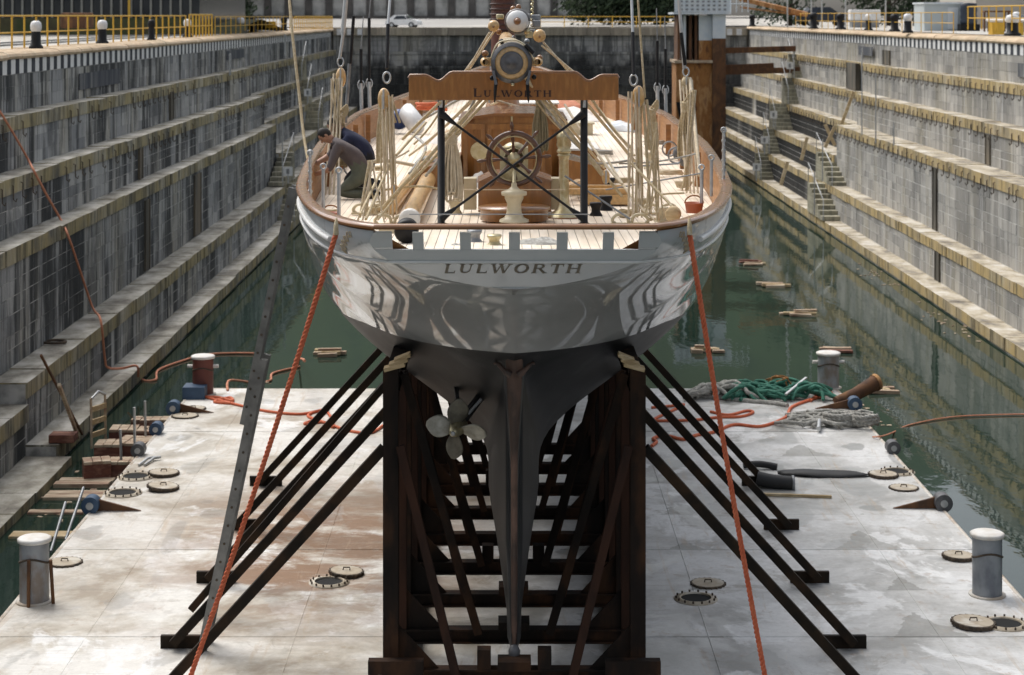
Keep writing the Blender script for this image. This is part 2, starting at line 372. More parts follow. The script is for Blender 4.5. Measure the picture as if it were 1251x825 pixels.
ALU = mat('aluminium_ladder', [(.13, .13, .125), (.22, .22, .21)], 4, rough=.6, metal=.3)
DARKM = mat('dark_bronze_cap', [(.085, .085, .09), (.14, .14, .145)], 8, rough=.5, metal=.3)
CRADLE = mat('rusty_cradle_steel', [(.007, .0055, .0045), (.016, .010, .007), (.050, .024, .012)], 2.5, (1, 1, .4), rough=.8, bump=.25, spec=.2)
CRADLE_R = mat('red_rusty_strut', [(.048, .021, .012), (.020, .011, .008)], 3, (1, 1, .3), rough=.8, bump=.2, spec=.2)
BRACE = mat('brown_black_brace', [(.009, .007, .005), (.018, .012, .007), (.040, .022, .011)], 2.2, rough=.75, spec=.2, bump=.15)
TIMBER = mat('pale_timber', [(.50, .38, .22), (.40, .29, .15), (.58, .47, .30)], 2.2, (1, 3, 6), rough=.8, bump=.2)
OLDWOOD = mat('weathered_planks', [(.54, .45, .33), (.42, .32, .22), (.27, .16, .11)], 1.6, (1, 6, 2), rough=.85, bump=.25)
REDWOOD = mat('red_stained_timber', [(.20, .075, .045), (.13, .05, .035), (.30, .15, .10)], 2.0, (1, 3, 3), rough=.85, bump=.25)
ORANGE = mat('orange_rope', [(.56, .115, .045), (.66, .17, .075)], 9, rough=.75)
ORANGE2 = mat('faded_orange_line', [(.55, .21, .12), (.62, .27, .16)], 7, rough=.8)
MANILA = mat('manila_rope', [(.52, .43, .28), (.43, .34, .20), (.60, .52, .37)], 14, rough=.9, bump=.2)
MANILA_P = mat('pale_rope', [(.66, .57, .43), (.54, .45, .31)], 14, rough=.9, bump=.2)
GREYROPE = mat('grey_rope', [(.42, .41, .37), (.30, .29, .26), (.55, .54, .50)], 12, rough=.9, bump=.2)
GREENROPE = mat('green_rope', [(.03, .13, .09), (.05, .20, .14), (.025, .09, .06)], 8, rough=.85)
RUST = mat('rusty_steel', [(.15, .058, .02), (.36, .16, .045), (.27, .11, .03), (.46, .25, .10), (.24, .11, .05)], 1.5, (1, 1, .35), rough=.85, bump=.2)
RUST_D = mat('dark_rust', [(.06, .03, .016), (.14, .062, .024), (.085, .04, .02), (.19, .09, .035)], 1.3, (1, 1, .5), rough=.85, bump=.2)
BLUEW = mat('blue_white_paint', [(.55, .61, .66), (.66, .69, .70)], 2, rough=.55)
BOLG = mat('grey_bollard_paint', [(.15, .165, .19), (.26, .28, .30), (.33, .35, .37), (.24, .20, .17)], 1.6, (1, 1, .6), rough=.5, bump=.1)
BOLT_ = mat('bollard_top_paint', [(.74, .73, .70), (.62, .58, .52)], 5, rough=.6)
BOLR = mat('red_bollard_paint', [(.17, .05, .035), (.12, .04, .03)], 2, rough=.6)
BLUEP = mat('blue_roller_paint', [(.03, .065, .12), (.045, .09, .16)], 5, rough=.55)
LID = mat('rusty_lid_rim', [(.10, .07, .045), (.05, .04, .03)], 6, rough=.8)
LIDTOP = mat('lid_face_paint', [(.50, .44, .34), (.40, .33, .24), (.58, .54, .46)], 3, rough=.7, bump=.1)
HOLE_SHADE = mat('hole_shade', [(.006, .006, .006)], 4, rough=.9)  # black that stands for the shade inside openings
YEL = mat('yellow_paint', [(.66, .40, .035), (.58, .34, .03)], 4, rough=.5)
WHITE = mat('white_paint', [(.78, .78, .77)], 3, rough=.4)
LEAF = mat('dark_foliage', [(.010, .022, .010), (.022, .042, .016), (.040, .065, .024)], 3, rough=.8)
BARK = mat('bark', [(.07, .05, .035)], 6, rough=.9)
GRASS = mat('rough_grass', [(.045, .06, .022), (.09, .085, .04), (.06, .05, .03)], .8, rough=.95, bump=.5)
RETAIN = mat('grey_retaining_stone', [(.26, .26, .24), (.42, .41, .385), (.52, .51, .48)], .45, rough=.9, bump=.2)
PILAST = mat('dark_pilaster', [(.07, .065, .06), (.12, .11, .10)], .6, rough=.9)
BLDG = mat('beige_render', [(.36, .33, .29), (.41, .38, .34)], .3, rough=.9)
GLASSD = mat('dark_glass', [(.012, .017, .022), (.024, .03, .036)], .6, rough=.15)
MULL = mat('mullion_paint', [(.25, .25, .22)], 3, rough=.6)
BLUEBOX = mat('pale_blue_cabinet', [(.42, .47, .48), (.48, .53, .54)], .8, rough=.55)
TANK = mat('dark_blue_tank', [(.02, .03, .05)], 2, rough=.5)
RUBBER = mat('black_rubber', [(.012, .012, .013), (.022, .022, .023)], 4, rough=.6)
CLOTHW = mat('white_cloth', [(.74, .72, .68), (.62, .60, .56)], 9, rough=.9, bump=.3)
SKIN = mat('skin', [(.42, .23, .15)], 9, rough=.55)
HAIR = mat('dark_hair', [(.018, .013, .010)], 30, rough=.7)
SHIRT = mat('grey_brown_shirt', [(.085, .07, .07), (.11, .09, .09)], 9, rough=.9, bump=.3)
OLIVE = mat('olive_trousers', [(.085, .095, .07), (.11, .12, .09)], 9, rough=.9, bump=.3)
NAVY = mat('navy_jumper', [(.012, .017, .045), (.02, .025, .06)], 9, rough=.9, bump=.3)
DARKCL = mat('dark_trousers', [(.015, .016, .022)], 9, rough=.9)
# ------------------------------------------------------------------ setting: water, ground, dock walls
WZ = -10.25
MB().box(-60, 60, -20, 152, WZ-3, WZ).build('dock_water', WATER)
bpy.data.objects['dock_water']['kind'] = 'structure'
GL, GR, GB = -1.0, -.80, -.93
g = MB()
def gq(x0, x1, rows): g.grid([[(x0, y, a), (x1, y, b)] for y, a, b in rows], False, True)
for y0, y1 in ((-20, 153),):
    g.add([(-15.2, y0, GL), (-15.2, y1, GL), (-900, y1, GL-.1), (-900, y0, GL-.1)], [(0, 1, 2, 3)])
    g.add([(20.4, y0, GR), (900, y0, GR), (900, y1, GR), (20.4, y1, GR)], [(0, 1, 2, 3)])
far = [(153, 0), (215, -.38), (300, .55), (420, .62), (3000, .62)]
g.grid([[(-900, y, GL+d), (-15.2, y, GL+d), (20.4, y, (GR if d < .1 else GL)+d), (900, y, (GR if d < .1 else GL)+d)] for y, d in far], False)
g.box(-15.2, 20.4, 147.4, 153, -12, GB-.004)
T(g.build('quay_ground', [CONC]), kind='structure')
r = MB(); r.grid([[(-120, y, GL+d+.02), (120, y, GL+d+.02)] for y, d in [(155, -.012+.06), (215, -.38), (299, .535)]], False)
T(r.build('quay_road', ROAD), kind='structure')

UNIT = MB().box(-.5, .5, -.5, .5, -.5, .5)
def unit_mesh(mat_):
    me = bpy.data.meshes.new('block'); a = MB().box(-.5, .5, -.5, .5, -.5, .5); me.from_pydata(a.v, [], a.f); me.materials.append(mat_); return me
def emit(parent, name, farname, boxes, mats, limit=300):
    """boxes: (x0,x1,y0,y1,z0,z1,matindex); the ones that show largest become parts, the rest one joined part"""
    def size(b):
        y = (b[2]+b[3])/2
        if y < 5: return -1
        x = (b[0] if abs(b[0]) < abs(b[1]) else b[1]); px = PX+x*F/y; py = PY-(b[4]+b[5])/2*F/y
        if not (-15 < px < 1266 and -10 < py < 840): return -1
        dx = abs(x)*F*(b[3]-b[2])/y/y+abs(b[1]-b[0])*F/y; return dx*(b[5]-b[4])*F/y
    boxes = sorted(boxes, key=size, reverse=True); ms = [unit_mesh(m) for m in mats]; o0 = org(parent)
    for b in boxes[:limit]:
        o = bpy.data.objects.new(name, ms[b[6]]); COL.objects.link(o); o.parent = parent
        o.location = V(((b[0]+b[1])/2, (b[2]+b[3])/2, (b[4]+b[5])/2))-o0; o.scale = (b[1]-b[0], b[3]-b[2], b[5]-b[4])
    if len(boxes) > limit:
        j = MB()
        for b in boxes[limit:]: j.m = b[6]; j.tint = R.random(); j.box(*b[:6])
        o = j.build(farname, mats, parent); o['kind'] = 'stuff'

def side_wall(sg, sections, G, wall, label, mats):
    stone, cap, core, stonef = mats
    blocks, caps, copes = [], [], []
    cm = MB(); st = MB(); hooks = []
    def bx(xf, dep, y0, y1, z0, z1, mi=0):
        a, b = sg*xf, sg*(xf+dep); return (min(a, b), max(a, b), y0, y1, z0, z1, mi)
    for si, (y0, y1, prof) in enumerate(sections):
        for i, (xf, zt, zb) in enumerate(prof):
            b = bx(xf+.010, 3.5-.37*i, y0, y1, zb-.02 if i < len(prof)-1 else zb, zt-.05); cm.box(*b[:6])
            top = zt
            if i == 0:
                b = bx(xf-.012, .06, y0, y1, zt-.41, zt-.002); st.box(*b[:6]); top = zt-.43
            else:
                y = y0; back = prof[i-1][0]
                while y < y1-.05:
                    L = min(R.uniform(1.1, 1.7), y1-y)
                    if y1-y-L < .4: L = y1-y
                    dj = R.uniform(-.025, .025)
                    caps.append(bx(xf-.045+dj, back-xf+.08-dj, y+.006, y+L-.006, zt-.38, zt+R.uniform(-.018, .012)))
                    y += L
                top = zt-.395
                if i in (1, 2, 3) and sg > 0 or i in (1, 2) and sg < 0:
                    y = max(y0, 40)
                    while y < min(y1, 126):
                        (hooks.append((xf, y, zt)) if R.random() < (.9 if sg > 0 else .6) else None); y += R.uniform(.85, 1.05)
            n = max(1, round((top-zb)/.38)); h = (top-zb)/n
            if top-zb < .12: continue
            hs_ = [R.uniform(.72, 1.35) for _ in range(n)]; hs_ = [v*(top-zb)/sum(hs_) for v in hs_]; zc = top
            jg = .003 if i <= 1 else .012
            for k in range(n):
                y = y0-R.uniform(0, .5); h = hs_[k]; zc -= h
                while y < y1-.03:
                    L = R.choice((.62, .8, 1.0, 1.15, 1.5, 1.9))*R.uniform(.9, 1.1); ya, yb = max(y, y0), min(y+L, y1)
                    if yb-ya > .08:
                        dj = R.uniform(-.006, .008)
                        blocks.append(bx(xf+dj, .2, ya+jg, yb-jg, zc+jg, zc+h-jg, 1 if si > 0 and sg > 0 and i >= 3 else 0))
                    y += L
    y0, y1 = sections[0][0], sections[-1][1]
    xf, zt, _ = sections[0][2][0]; y = y0
    root = empty('dock_wall', (sg*xf, 90, WZ), label, 'wall')
    cm.build('wall_core', core, root)
    o = st.build('striped_band', STRIPE, root)
    emit(root, 'stone', 'far_stones', blocks, [stone, stonef]); emit(root, 'cap_stone', 'far_cap_stones', caps, [cap])
    # rounded coping blocks
    c0 = None
    y = y0
    while y < y1:
        L = 1.48
        if c0 is None:
            p = [(xf-.06, zt-.0), (xf-.10, zt+.07), (xf-.06, zt+.14), (xf+.05, zt+.20), (xf+.3, zt+.225), (xf+1.4, zt+.222), (xf+1.4, zt-.02)]
            c0 = MB().prism([(sg*a, y+.008, z) for a, z in p], (0, L-.016, 0)).build('coping_stone', COPE, root)
            if sg > 0: c0.data.flip_normals()
            c0.rotation_euler = (0, 0, 0)
        else:
            c = c0.copy(); COL.objects.link(c); c.location = c0.location+V((R.uniform(-.015, .015), y-y0, R.uniform(-.012, .012)))
        y += L
    # iron hooks under the cap stones
    hooks.sort(key=lambda h: h[1]); hm = None
    if hooks:
        rest = MB()
        for n_, (x, yy, z) in enumerate(hooks):
            if n_ < 240:
                if hm is None:
                    p = [(sg*(x-.03), yy, z-.16), (sg*(x-.09), yy, z-.18), (sg*(x-.09), yy, z-.52), (sg*(x-.15), yy+.02, z-.58), (sg*(x-.17), yy+.03, z-.50)]
                    hm = MB().tube(p, .021 if sg > 0 else .017, 5).build('iron_hook', LID, root); hb = V((x, yy, z)); hl = hm.location.copy()
                else:
                    c = hm.copy(); COL.objects.link(c); c.location = hl+V((sg*(x-hb.x), yy-hb.y, z-hb.z)); c.rotation_euler[0] = R.uniform(-.2, .2)*0
            else: rest.tube([(sg*(x-.05), yy, z-.16), (sg*(x-.09), yy, z-.5), (sg*(x-.14), yy, z-.56)], .03, 4)
        if rest.v: rest.build('far_iron_hooks', LID, root)['kind'] = 'stuff'
    return root
Lnear = [(13.65, -1.2, -2.65), (13.07, -2.65, -4.06), (12.4, -4.06, -5.52), (11.8, -5.52, -8.37), (11.0, -8.37, -9.8), (10.3, -9.8, -10.9)]
Lfirst = [(13.65, -1.2, -2.65), (13.07, -2.65, -4.06), (12.4, -4.06, -5.52), (11.8, -5.52, -8.88), (11.0, -8.88, -10.05), (9.98, -10.05, -10.9)]
Lfar = [(13.75, -1.2, -2.65), (13.4, -2.65, -4.06), (13.0, -4.06, -5.5), (12.5, -5.5, -7.0), (11.65, -7.0, -8.37), (11.0, -8.37, -9.8), (10.3, -9.8, -10.9)]
Rnear = [(18.75, -1.04, -2.455), (18.3, -2.455, -3.93), (17.64, -3.93, -5.49), (16.6, -5.49, -8.33), (15.9, -8.33, -9.8), (15.17, -9.8, -10.9)]
Rfar = [(18.85, -1.04, -2.455), (18.55, -2.455, -3.93), (18.1, -3.93, -5.5), (17.5, -5.5, -7.0), (16.5, -7.0, -8.37), (15.9, -8.37, -9.8), (15.2, -9.8, -10.9)]
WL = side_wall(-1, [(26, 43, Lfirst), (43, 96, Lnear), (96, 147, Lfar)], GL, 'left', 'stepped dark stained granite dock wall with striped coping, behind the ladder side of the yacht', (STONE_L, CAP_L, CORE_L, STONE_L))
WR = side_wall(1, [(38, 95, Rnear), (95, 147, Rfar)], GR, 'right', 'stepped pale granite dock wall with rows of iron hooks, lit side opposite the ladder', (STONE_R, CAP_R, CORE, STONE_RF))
# end wall
root = empty('dock_wall', (2.5, 147, WZ), 'straight end wall of the dock with black algae stains, behind the bow', 'wall')
bl, cp = [], []
bprof = [(147.0, -1.5, -2.8), (146.6, -2.8, -3.9), (146.2, -3.9, -5.3), (145.8, -5.3, -6.8), (145.3, -6.8, -8.4), (144.8, -8.4, -10.9)]
core = MB()
for i, (yf, zt, zb) in enumerate(bprof):
    core.box(-13.6, 18.7, yf+.06, 147.3+(6-i)*.004, zb, zt-.05); top = zt
    if i:
        x = -13.6
        while x < 18.7:
            L = min(1.5, 18.7-x); cp.append((x+.01, x+L-.01, yf-.03, bprof[i-1][0]+.02, zt-.2, zt, 0)); x += L
        top = zt-.21
    n = round((top-zb)/.45); h = (top-zb)/n
    for k in range(n):
        x = -13.6-R.uniform(0, .6)
        while x < 18.7:
            L = R.uniform(.8, 1.3); a, b = max(x, -13.6), min(x+L, 18.7)
            if b-a > .1: bl.append((a+.012, b-.012, yf+R.uniform(0, .03), yf+.2, top-h*(k+1)+.01, top-h*k-.01, 0))
            x += L
core.build('wall_core', CORE_D, root); emit(root, 'stone', 'far_stones', bl, [STONE_B]); emit(root, 'cap_stone', 'far_cap_stones', cp, [STONE_B])
cb = []
x = -13.6
while x < 18.7: L = min(1.8, 18.7-x); cb.append((x+.012, x+L-.012, 146.7, 148.6, -1.52, GB+.02+R.uniform(-.01, .01), 0)); x += L
emit(root, 'coping_stone', 'far_coping', cb, [stone_mat('end_coping', (.42, .36, .28), (.50, .43, .33), .35)])
st = MB()
for x0 in (-13.3, -12.5, -11.7): st.box(x0, x0+.4, 146.68, 146.70, -1.5, -1.02)
for k in range(4): st.box(15.6+k*.75, 16.0+k*.75, 146.68, 146.70, -1.5, -1.02)
st.build('white_stripe', WHITE, root)

# stone stairs climbing from ledge to ledge
def stair(x0, x1, ya, yb, z0, z1, label, rail=True):
    o = empty('stone_staircase', ((x0+x1)/2, ya, z0), label, 'stairs', 'stone stairs between the ledges')
    n = 7; f = None
    for k in range(n):
        y = ya+(yb-ya)*k/n; z = z0+(z1-z0)*(k+1)/n; d = yb-y
        s = MB().box(x0+.004*k, x1-.004*k, y, yb+.01*k, z-(z1-z0)/n+.006, z).build('step', STEP, o)
    if rail:
        m = MB(); xx = x0+.05 if x0 > 0 else x1-.05
        m.tube([(xx, ya, z0), (xx, ya, z0+1.0), (xx, yb, z1+1.0), (xx, yb, z1+.05)], .022, 6)
        m.build('handrail', GALV, o)
    return o
for sg, lab in ((-1, 'dark wall'), (1, 'pale wall')):
    pr = {-1: [10.3, 11.0, 11.65, 12.5, 13.0, 13.4, 13.75], 1: [15.2, 15.9, 16.5, 17.5, 18.1, 18.55, 18.85]}[sg]
    zz = [-9.8, -8.37, -7.0, -5.5, -4.0, -2.5]; zz[4] = -4.06 if sg < 0 else -3.93; zz[5] = -2.65 if sg < 0 else -2.455
    nm = ['lowest', 'second', 'third', 'fourth', 'fifth']
    for k in range(5):
        a, b = sg*pr[k], sg*pr[k+1]; w_ = max(.75, abs(b-a)); b = sg*(pr[k]+.08); c = sg*(pr[k]+w_)
        ya = 112.5+k*1.5
        stair(min(sg*(pr[k]-.1), c), max(sg*(pr[k]-.1), c), ya, ya+2.6, zz[k], zz[k+1], f'{nm[k]} flight of the far stone stairs against the {lab}')
    a, b = sorted((sg*(pr[0]-.15), sg*(pr[0]+.72))); stair(a, b, 90.0, 94.5, -9.8, -8.37, f'lower flight of the nearer stone stairs on the {lab}')
    a, b = sorted((sg*(pr[1]-.05), sg*(pr[1]+.72))); stair(a, b, 92.2, 96.9, -8.35, -7.0, f'upper flight of the nearer stone stairs on the {lab}')
# vertical wall slots as brown boxes with their shade in the colour; iron ladders
def wall_slot(x, y, z0, z1, wd, label):
    o = MB().box(x-.09, x+.09, y-wd/2, y+wd/2, z0, z1)
    for s in (-1, 1): o.box(x-.12, x+.12, y+s*(wd/2+.04)-.04, y+s*(wd/2+.04)+.04, z0, z1)
    return T(o.build('slot_shade_box', SLOT_SHADE), label, 'wall channel')
wall_slot(15.95, 69.5, -9.79, -8.72, .55, 'dark vertical channel in the lowest riser of the pale wall')
wall_slot(16.65, 73.0, -8.31, -5.9, .5, 'brown full height channel in the tall riser of the pale wall')
wall_slot(17.69, 69.0, -5.47, -4.35, .5, 'short brown channel in the third riser of the pale wall')
wall_slot(18.35, 100.0, -3.9, -2.5, 2.6, 'wide brown recess panel by the leaning timber')
wall_slot(18.80, 93.0, -2.43, -1.7, 1.5, 'dark hatch box under the striped coping')
wall_slot(-13.1, 73.0, -4.03, -2.95, .5, 'short dark channel in the second riser of the dark wall')
wall_slot(-11.85, 61.5, -8.3, -6.0, .6, 'dark full height channel in the tall riser of the dark wall')
wall_slot(-11.85, 71.5, -8.3, -6.0, 1.3, 'broad dark channel in the tall riser of the dark wall')
wall_slot(-12.45, 63.5, -5.5, -4.4, .45, 'narrow dark channel in the third riser of the dark wall')
def dark_panel(px0, px1, py0, py1, X, label):
    a, c = onx(px0, py0, X), onx(px1, py1, X); z0, z1 = onx((px0+px1)/2, py1, X).z, onx((px0+px1)/2, py0, X).z
    T(MB().box(X-.012, X+.012, min(a.y, c.y), max(a.y, c.y), z0, z1).build('painted_panel', mat('blue_black_paint', [(.035, .042, .055), (.075, .08, .09), (.20, .20, .19)], 1.6, (1.5, 1.5, .15), rough=.85, lo=.38, hi=.7) if 'blue_black_paint' not in bpy.data.materials else bpy.data.materials['blue_black_paint']), label, 'panel', 'dark painted panels under the coping')
dark_panel(97, 146, 87, 106, -13.62, 'large faded blue black rectangle painted on the dark wall under the stripes'); dark_panel(277, 299, 61, 72, -13.62, 'small blue black rectangle painted on the dark wall, farther along'); dark_panel(1049, 1066, 57, 68, 18.72, 'small faded blue black rectangle on the pale wall under the stripes'); dark_panel(1244, 1262, 78, 95, 18.72, 'blue black rectangle on the pale wall at the frame edge')
def plank_lean(a, b, w_, label, m=TIMBER):
    return T(MB().beam(a, b, w_, .07, (0, 1, 0)).build('leaning_plank', m), label, 'plank', 'planks leaning on the dock walls')
for (x1, y1, x2, y2, Y, lab) in ((1028, 152, 1043, 112, 96, 'longest pale plank leaning below the brown recess panel'),
        (1008, 180, 1020, 155, 92, 'pale plank leaning on the pale wall above the tall riser'), (1066, 108, 1075, 78, 98, 'pale plank leaning beside the brown recess panel'),
        (1020, 178, 1008, 152, 92.6, 'plank crossing another to make an upside down V on the pale wall'),
        (979, 196, 986, 168, 92.0, 'short plank leaning by the nearer stairs on the pale wall'), (954, 226, 962, 198, 91.0, 'short plank leaning just above the water by the pale wall stairs')):
    plank_lean(aty(x1, y1, Y), aty(x2, y2, Y+.4), .16, lab)
plank_lean(aty(283, 118, 103), aty(291, 100, 103), .12, 'thin plank leaning on the upper riser of the dark wall')
def wall_ladder(px, y0, y1, Y, label):
    a, b = aty(px, y1, Y), aty(px, y0, Y); m = MB()
    o = empty('iron_ladder', a, label, 'ladder', 'iron ladders on the dock walls')
    for s in (-.2, .2): MB().tube([a+V((0, s, 0)), b+V((0, s, 0))], .03, 5).build('side_rail', GALV, o)
    k = a.z+.15
    while k < b.z: m.tube([(a.x, a.y-.2, k), (a.x, a.y+.2, k)], .018, 4); k += .28
    m.build('rungs', GALV, o)
wall_ladder(348, 42, 68, 110.5, 'tall galvanised ladder up to the coping of the dark wall')
wall_ladder(970, 46, 70, 119.5, 'galvanised ladder beside the top flight on the pale wall')
wall_ladder(281, 66, 92, 88, 'rope worn ladder on the upper riser of the dark wall')
# small white number plates on posts along the ledges
def plate(px, py, Y, ph, label):
    p = aty(px, py, Y); b = aty(px, py+ph, Y)
    o = empty('marker_post', b, label, 'sign', 'white marker plates by the stairs')
    MB().tube([b, p], .035, 6).build('post', GALV, o)
    MB().box(p.x-.22, p.x+.22, p.y-.03, p.y-.01, p.z-.28, p.z+.16).build('plate', WHITE, o)
    MB().box(p.x-.08, p.x+.06, p.y-.036, p.y-.031, p.z-.18, p.z+.06).build('marking', GREYM, o)
for px, py, Y, ph, lab in ((965, 79, 118, 10, 'highest white marker plate by the far stairs on the pale wall'), (945, 139, 114, 17, 'white marker plate in front of the black stained wall, above the middle ledge'),
        (934, 170, 113, 19, 'white marker plate by the lower far stairs on the pale wall'), (924, 203, 112, 18, 'white marker plate nearest the water on the pale wall'),
        (352, 208, 92, 16, 'white marker plate just behind the kneeling man'), (376, 112, 113, 14, 'white marker plate by the far stairs on the dark wall')):
    plate(px, py, Y, ph, lab)
def handrail_post(px, y0, y1, Y, label):
    T(MB().tube([aty(px, y1, Y), aty(px, y0, Y)], .03, 6).build('handrail_post', GALV), label, 'post', 'thin posts standing on the ledges')
for px, y0, y1, Y, lab in ((345, 150, 222, 91, 'tall thin post by the nearer stairs on the dark wall'), (1005, 170, 222, 93, 'thin post on the nearer stairs of the pale wall'), (995, 210, 262, 90, 'thin post beside the lowest steps of the pale wall'),
        (1053, 60, 165, 84, 'thin tall pipe standing by the leaning planks'), (1070, 90, 175, 82, 'thin tall pipe just past the leaning planks'), (1092, 150, 178, 78, 'short thin pipe on the pale wall')):
    handrail_post(px, y0, y1, Y, lab)
# ring lying on the ledge of the dark wall
p = at(66, 420, -8.37)
T(MB().tube([p+V((.3*math.cos(a*.3927), .22*math.sin(a*.3927), .05)) for a in range(17)], .035, 6).build('mooring_ring', LID), 'black iron ring lying on the broad ledge by the orange line', 'ring')
# rope rail posts in front of the dark wall, near the frame edge
o = empty('rope_fence', aty(20, 330, 52), 'thin posts carrying slack white ropes on the dark wall ledge', 'rope fence')
for px, y0, y1, Y in ((8, 262, 318, 50), (22, 252, 312, 51.5), (39, 248, 302, 53)):
    MB().tube([aty(px, y1, Y), aty(px, y0, Y)], .022, 6).build('post', GREYM, o)
for a, b in (((0, 265, 50), (22, 256, 51.5)), ((22, 256, 51.5), (39, 250, 53)), ((0, 282, 50), (20, 262, 51.5)), ((20, 258, 51.5), (9, 296, 50.2))):
    MB().tube(sag(aty(*a), aty(*b), .08), .022, 5).build('rope', GREYROPE, o)

# ------------------------------------------------------------------ quay furniture and background
def bush(name, c, sx, sy, sz, n, ls, label, cat, trunk=True, seed=1):
    q = random.Random(seed); o = empty(name, c, label, cat); lf = MB(); c = V(c)
    cl = [(V((q.uniform(-1, 1)*sx, q.uniform(-1, 1)*sy, sz*(.12+.88*q.random()))), q.uniform(.5, 1.1)) for _ in range(max(6, n//60))]
    for _ in range(n):
        a, k = q.choice(cl); k *= min(sx, sz*.5)*.55
        if (a.z/sz) > .55 and abs(a.x)/sx > 1.25-(a.z/sz)*.6: continue
        p = c+a+V((q.gauss(0, .5), q.gauss(0, .5), q.gauss(0, .4)))*k
        n_ = V((q.gauss(0, 1), q.gauss(0, 1), q.gauss(.4, 1))).normalized(); u = n_.orthogonal().normalized()*ls*q.uniform(.6, 1.3); v = n_.cross(u)*.6
        lf.add([p-u, p-v*.7, p+u, p+v*.7], [(0, 1, 2, 3)])
    lf.build('crown', LEAF, o)
    if trunk:
        t = MB().tube([c, c+V((.1, 0, sz*.4)), c+V((-.1, .1, sz*.8))], [.22, .16, .06], 7)
        for k in range(4): a = k*1.6; t.tube([c+V((0, 0, sz*(.25+.1*k))), c+V((math.cos(a)*sx*.6, math.sin(a)*sy*.5, sz*(.5+.1*k)))], [.08, .03], 5)
        t.build('trunk', BARK, o)
    return o
# warehouse with glass bays, at the left
o = empty('warehouse', (-24, 100, -.1), 'long dark glazed warehouse with pale mullions behind the left railing', 'building')
wx0, wx1, wy = -38.0, -16.3, 99.0
MB().box(wx0, wx1, wy+.25, wy+18, -1.0, 12).build('wall', GLASSD, o)
MB().box(wx0, wx1+.05, wy-.05, wy+.24, -1.1, -.12).build('plinth', GRASS, o)
MB().box(wx0-.3, wx1+.3, wy-.3, wy+18.3, 12, 12.5).build('roof', GREYM, o)
x = wx0; k = 0
while x < wx1:
    MB().box(x+.06, x+.46, wy+.14, wy+.22, -.1, 11.9).build('pane', GLASSD, o)
    MB().box(x-.05, x+.055, wy, wy+.24, -.1, 12).build('mullion', MULL, o); x += .52
MB().box(-19.95, -19.83, wy-.06, wy-.02, -.1, 3).build('yellow_post', YEL, o)
# bank of rough grass and low wall behind the left railing
MB().grid([[(-60, 82, GL-.03), (-14.4, 104, GL-.03)], [(-60, 84, GL+.55), (-14.6, 106, GL+.5)], [(-60, 99, GL+.85), (-14.6, 112, GL+.8)], [(-60, 118, GL+.8), (-14.6, 125, GL+.0)]], True, True).build('grass_bank', GRASS)['kind'] = 'structure'
def low_things():
    o = MB().box(-21.4, -20.2, 90, 92, GL+.4, GL+1.15); T(bevel(o.build('rusty_winch_housing', RUST_D), .1), 'brown rusty box standing on the grass bank', 'machine')
    p = aty(250, 38, 105)
    o = empty('quay_cabinet', p, 'small dark control cabinet with a white lid beyond the yellow guard', 'cabinet')
    MB().box(p.x-.55, p.x+.5, 104.6, 105.4, GL-.1, -.15).build('body', TANK, o); MB().box(p.x-.6, p.x+.55, 104.5, 105.5, -.15, -.02).build('lid', BLUEW, o)
low_things()
# rails of the crane track
for k, yy in enumerate((0, 1)):
    x = -16.6-1.5*k
    T(MB().box(x-.06, x+.06, 30, 140, GL-.0, GL+.06).build('crane_rail', GREYM), ['crane rail nearest the dock edge on the left quay', 'crane rail further from the dock edge on the left quay'][k], 'rail', 'crane rails on the left quay')
def railing(pts, h, posts, label, r=.03, mid=True, mat_=YEL, name='railing'):
    pts = [V(p) for p in pts]; o = empty(name, pts[0], label, 'railing')
    MB().tube([p+V((0, 0, h)) for p in pts], r, 6).build('top_rail', mat_, o)
    if mid: MB().tube([p+V((0, 0, h*.5)) for p in pts], r*.85, 6).build('middle_rail', mat_, o)
    L = sum((pts[i+1]-pts[i]).length for i in range(len(pts)-1)); pr = None
    for k in range(posts):
        s = L*k/(posts-1); i = 0
        while i < len(pts)-2 and s > (pts[i+1]-pts[i]).length: s -= (pts[i+1]-pts[i]).length; i += 1
        p = pts[i]+(pts[i+1]-pts[i]).normalized()*s
        if pr is None: pr = MB().tube([p, p+V((0, 0, h))], r, 6).build('post', mat_, o); p0 = p
        else: c = pr.copy(); COL.objects.link(c); c.location = pr.location+(p-p0)
    return o
railing([(-14.7, 30, GL), (-14.7, 86, GL)], 1.0, 40, 'long yellow railing along the dark walled quay edge')
railing([(-14.6, 86.4, GL), (-14.6, 93, GL)], 1.05, 8, 'taller yellow guard rail at the end of the long railing, by the white capped post', .04)
railing([(-14.6, 94, GL), (-14.6, 128, GL)], .95, 20, 'thin pale yellow railing farther along the dark walled quay', .022)
railing([(-14.6, 129, GL), (-13.6, 146, GL)], .95, 22, 'dense yellow railing at the far corner of the dark wall', .04)
railing([(2.6, 149, GB+.02), (14.0, 149, GB+.02)], .85, 7, 'yellow railing along the end wall behind the mast', .035)
railing([(19.9, 84, GR), (19.9, 130, GR)], .95, 22, 'thin yellow railing along the far part of the pale walled quay', .02)
railing([(20.3, 36, GR+.2), (20.3, 83, GR+.2)], 1.0, 40, 'yellow railing along the near part of the pale walled quay')
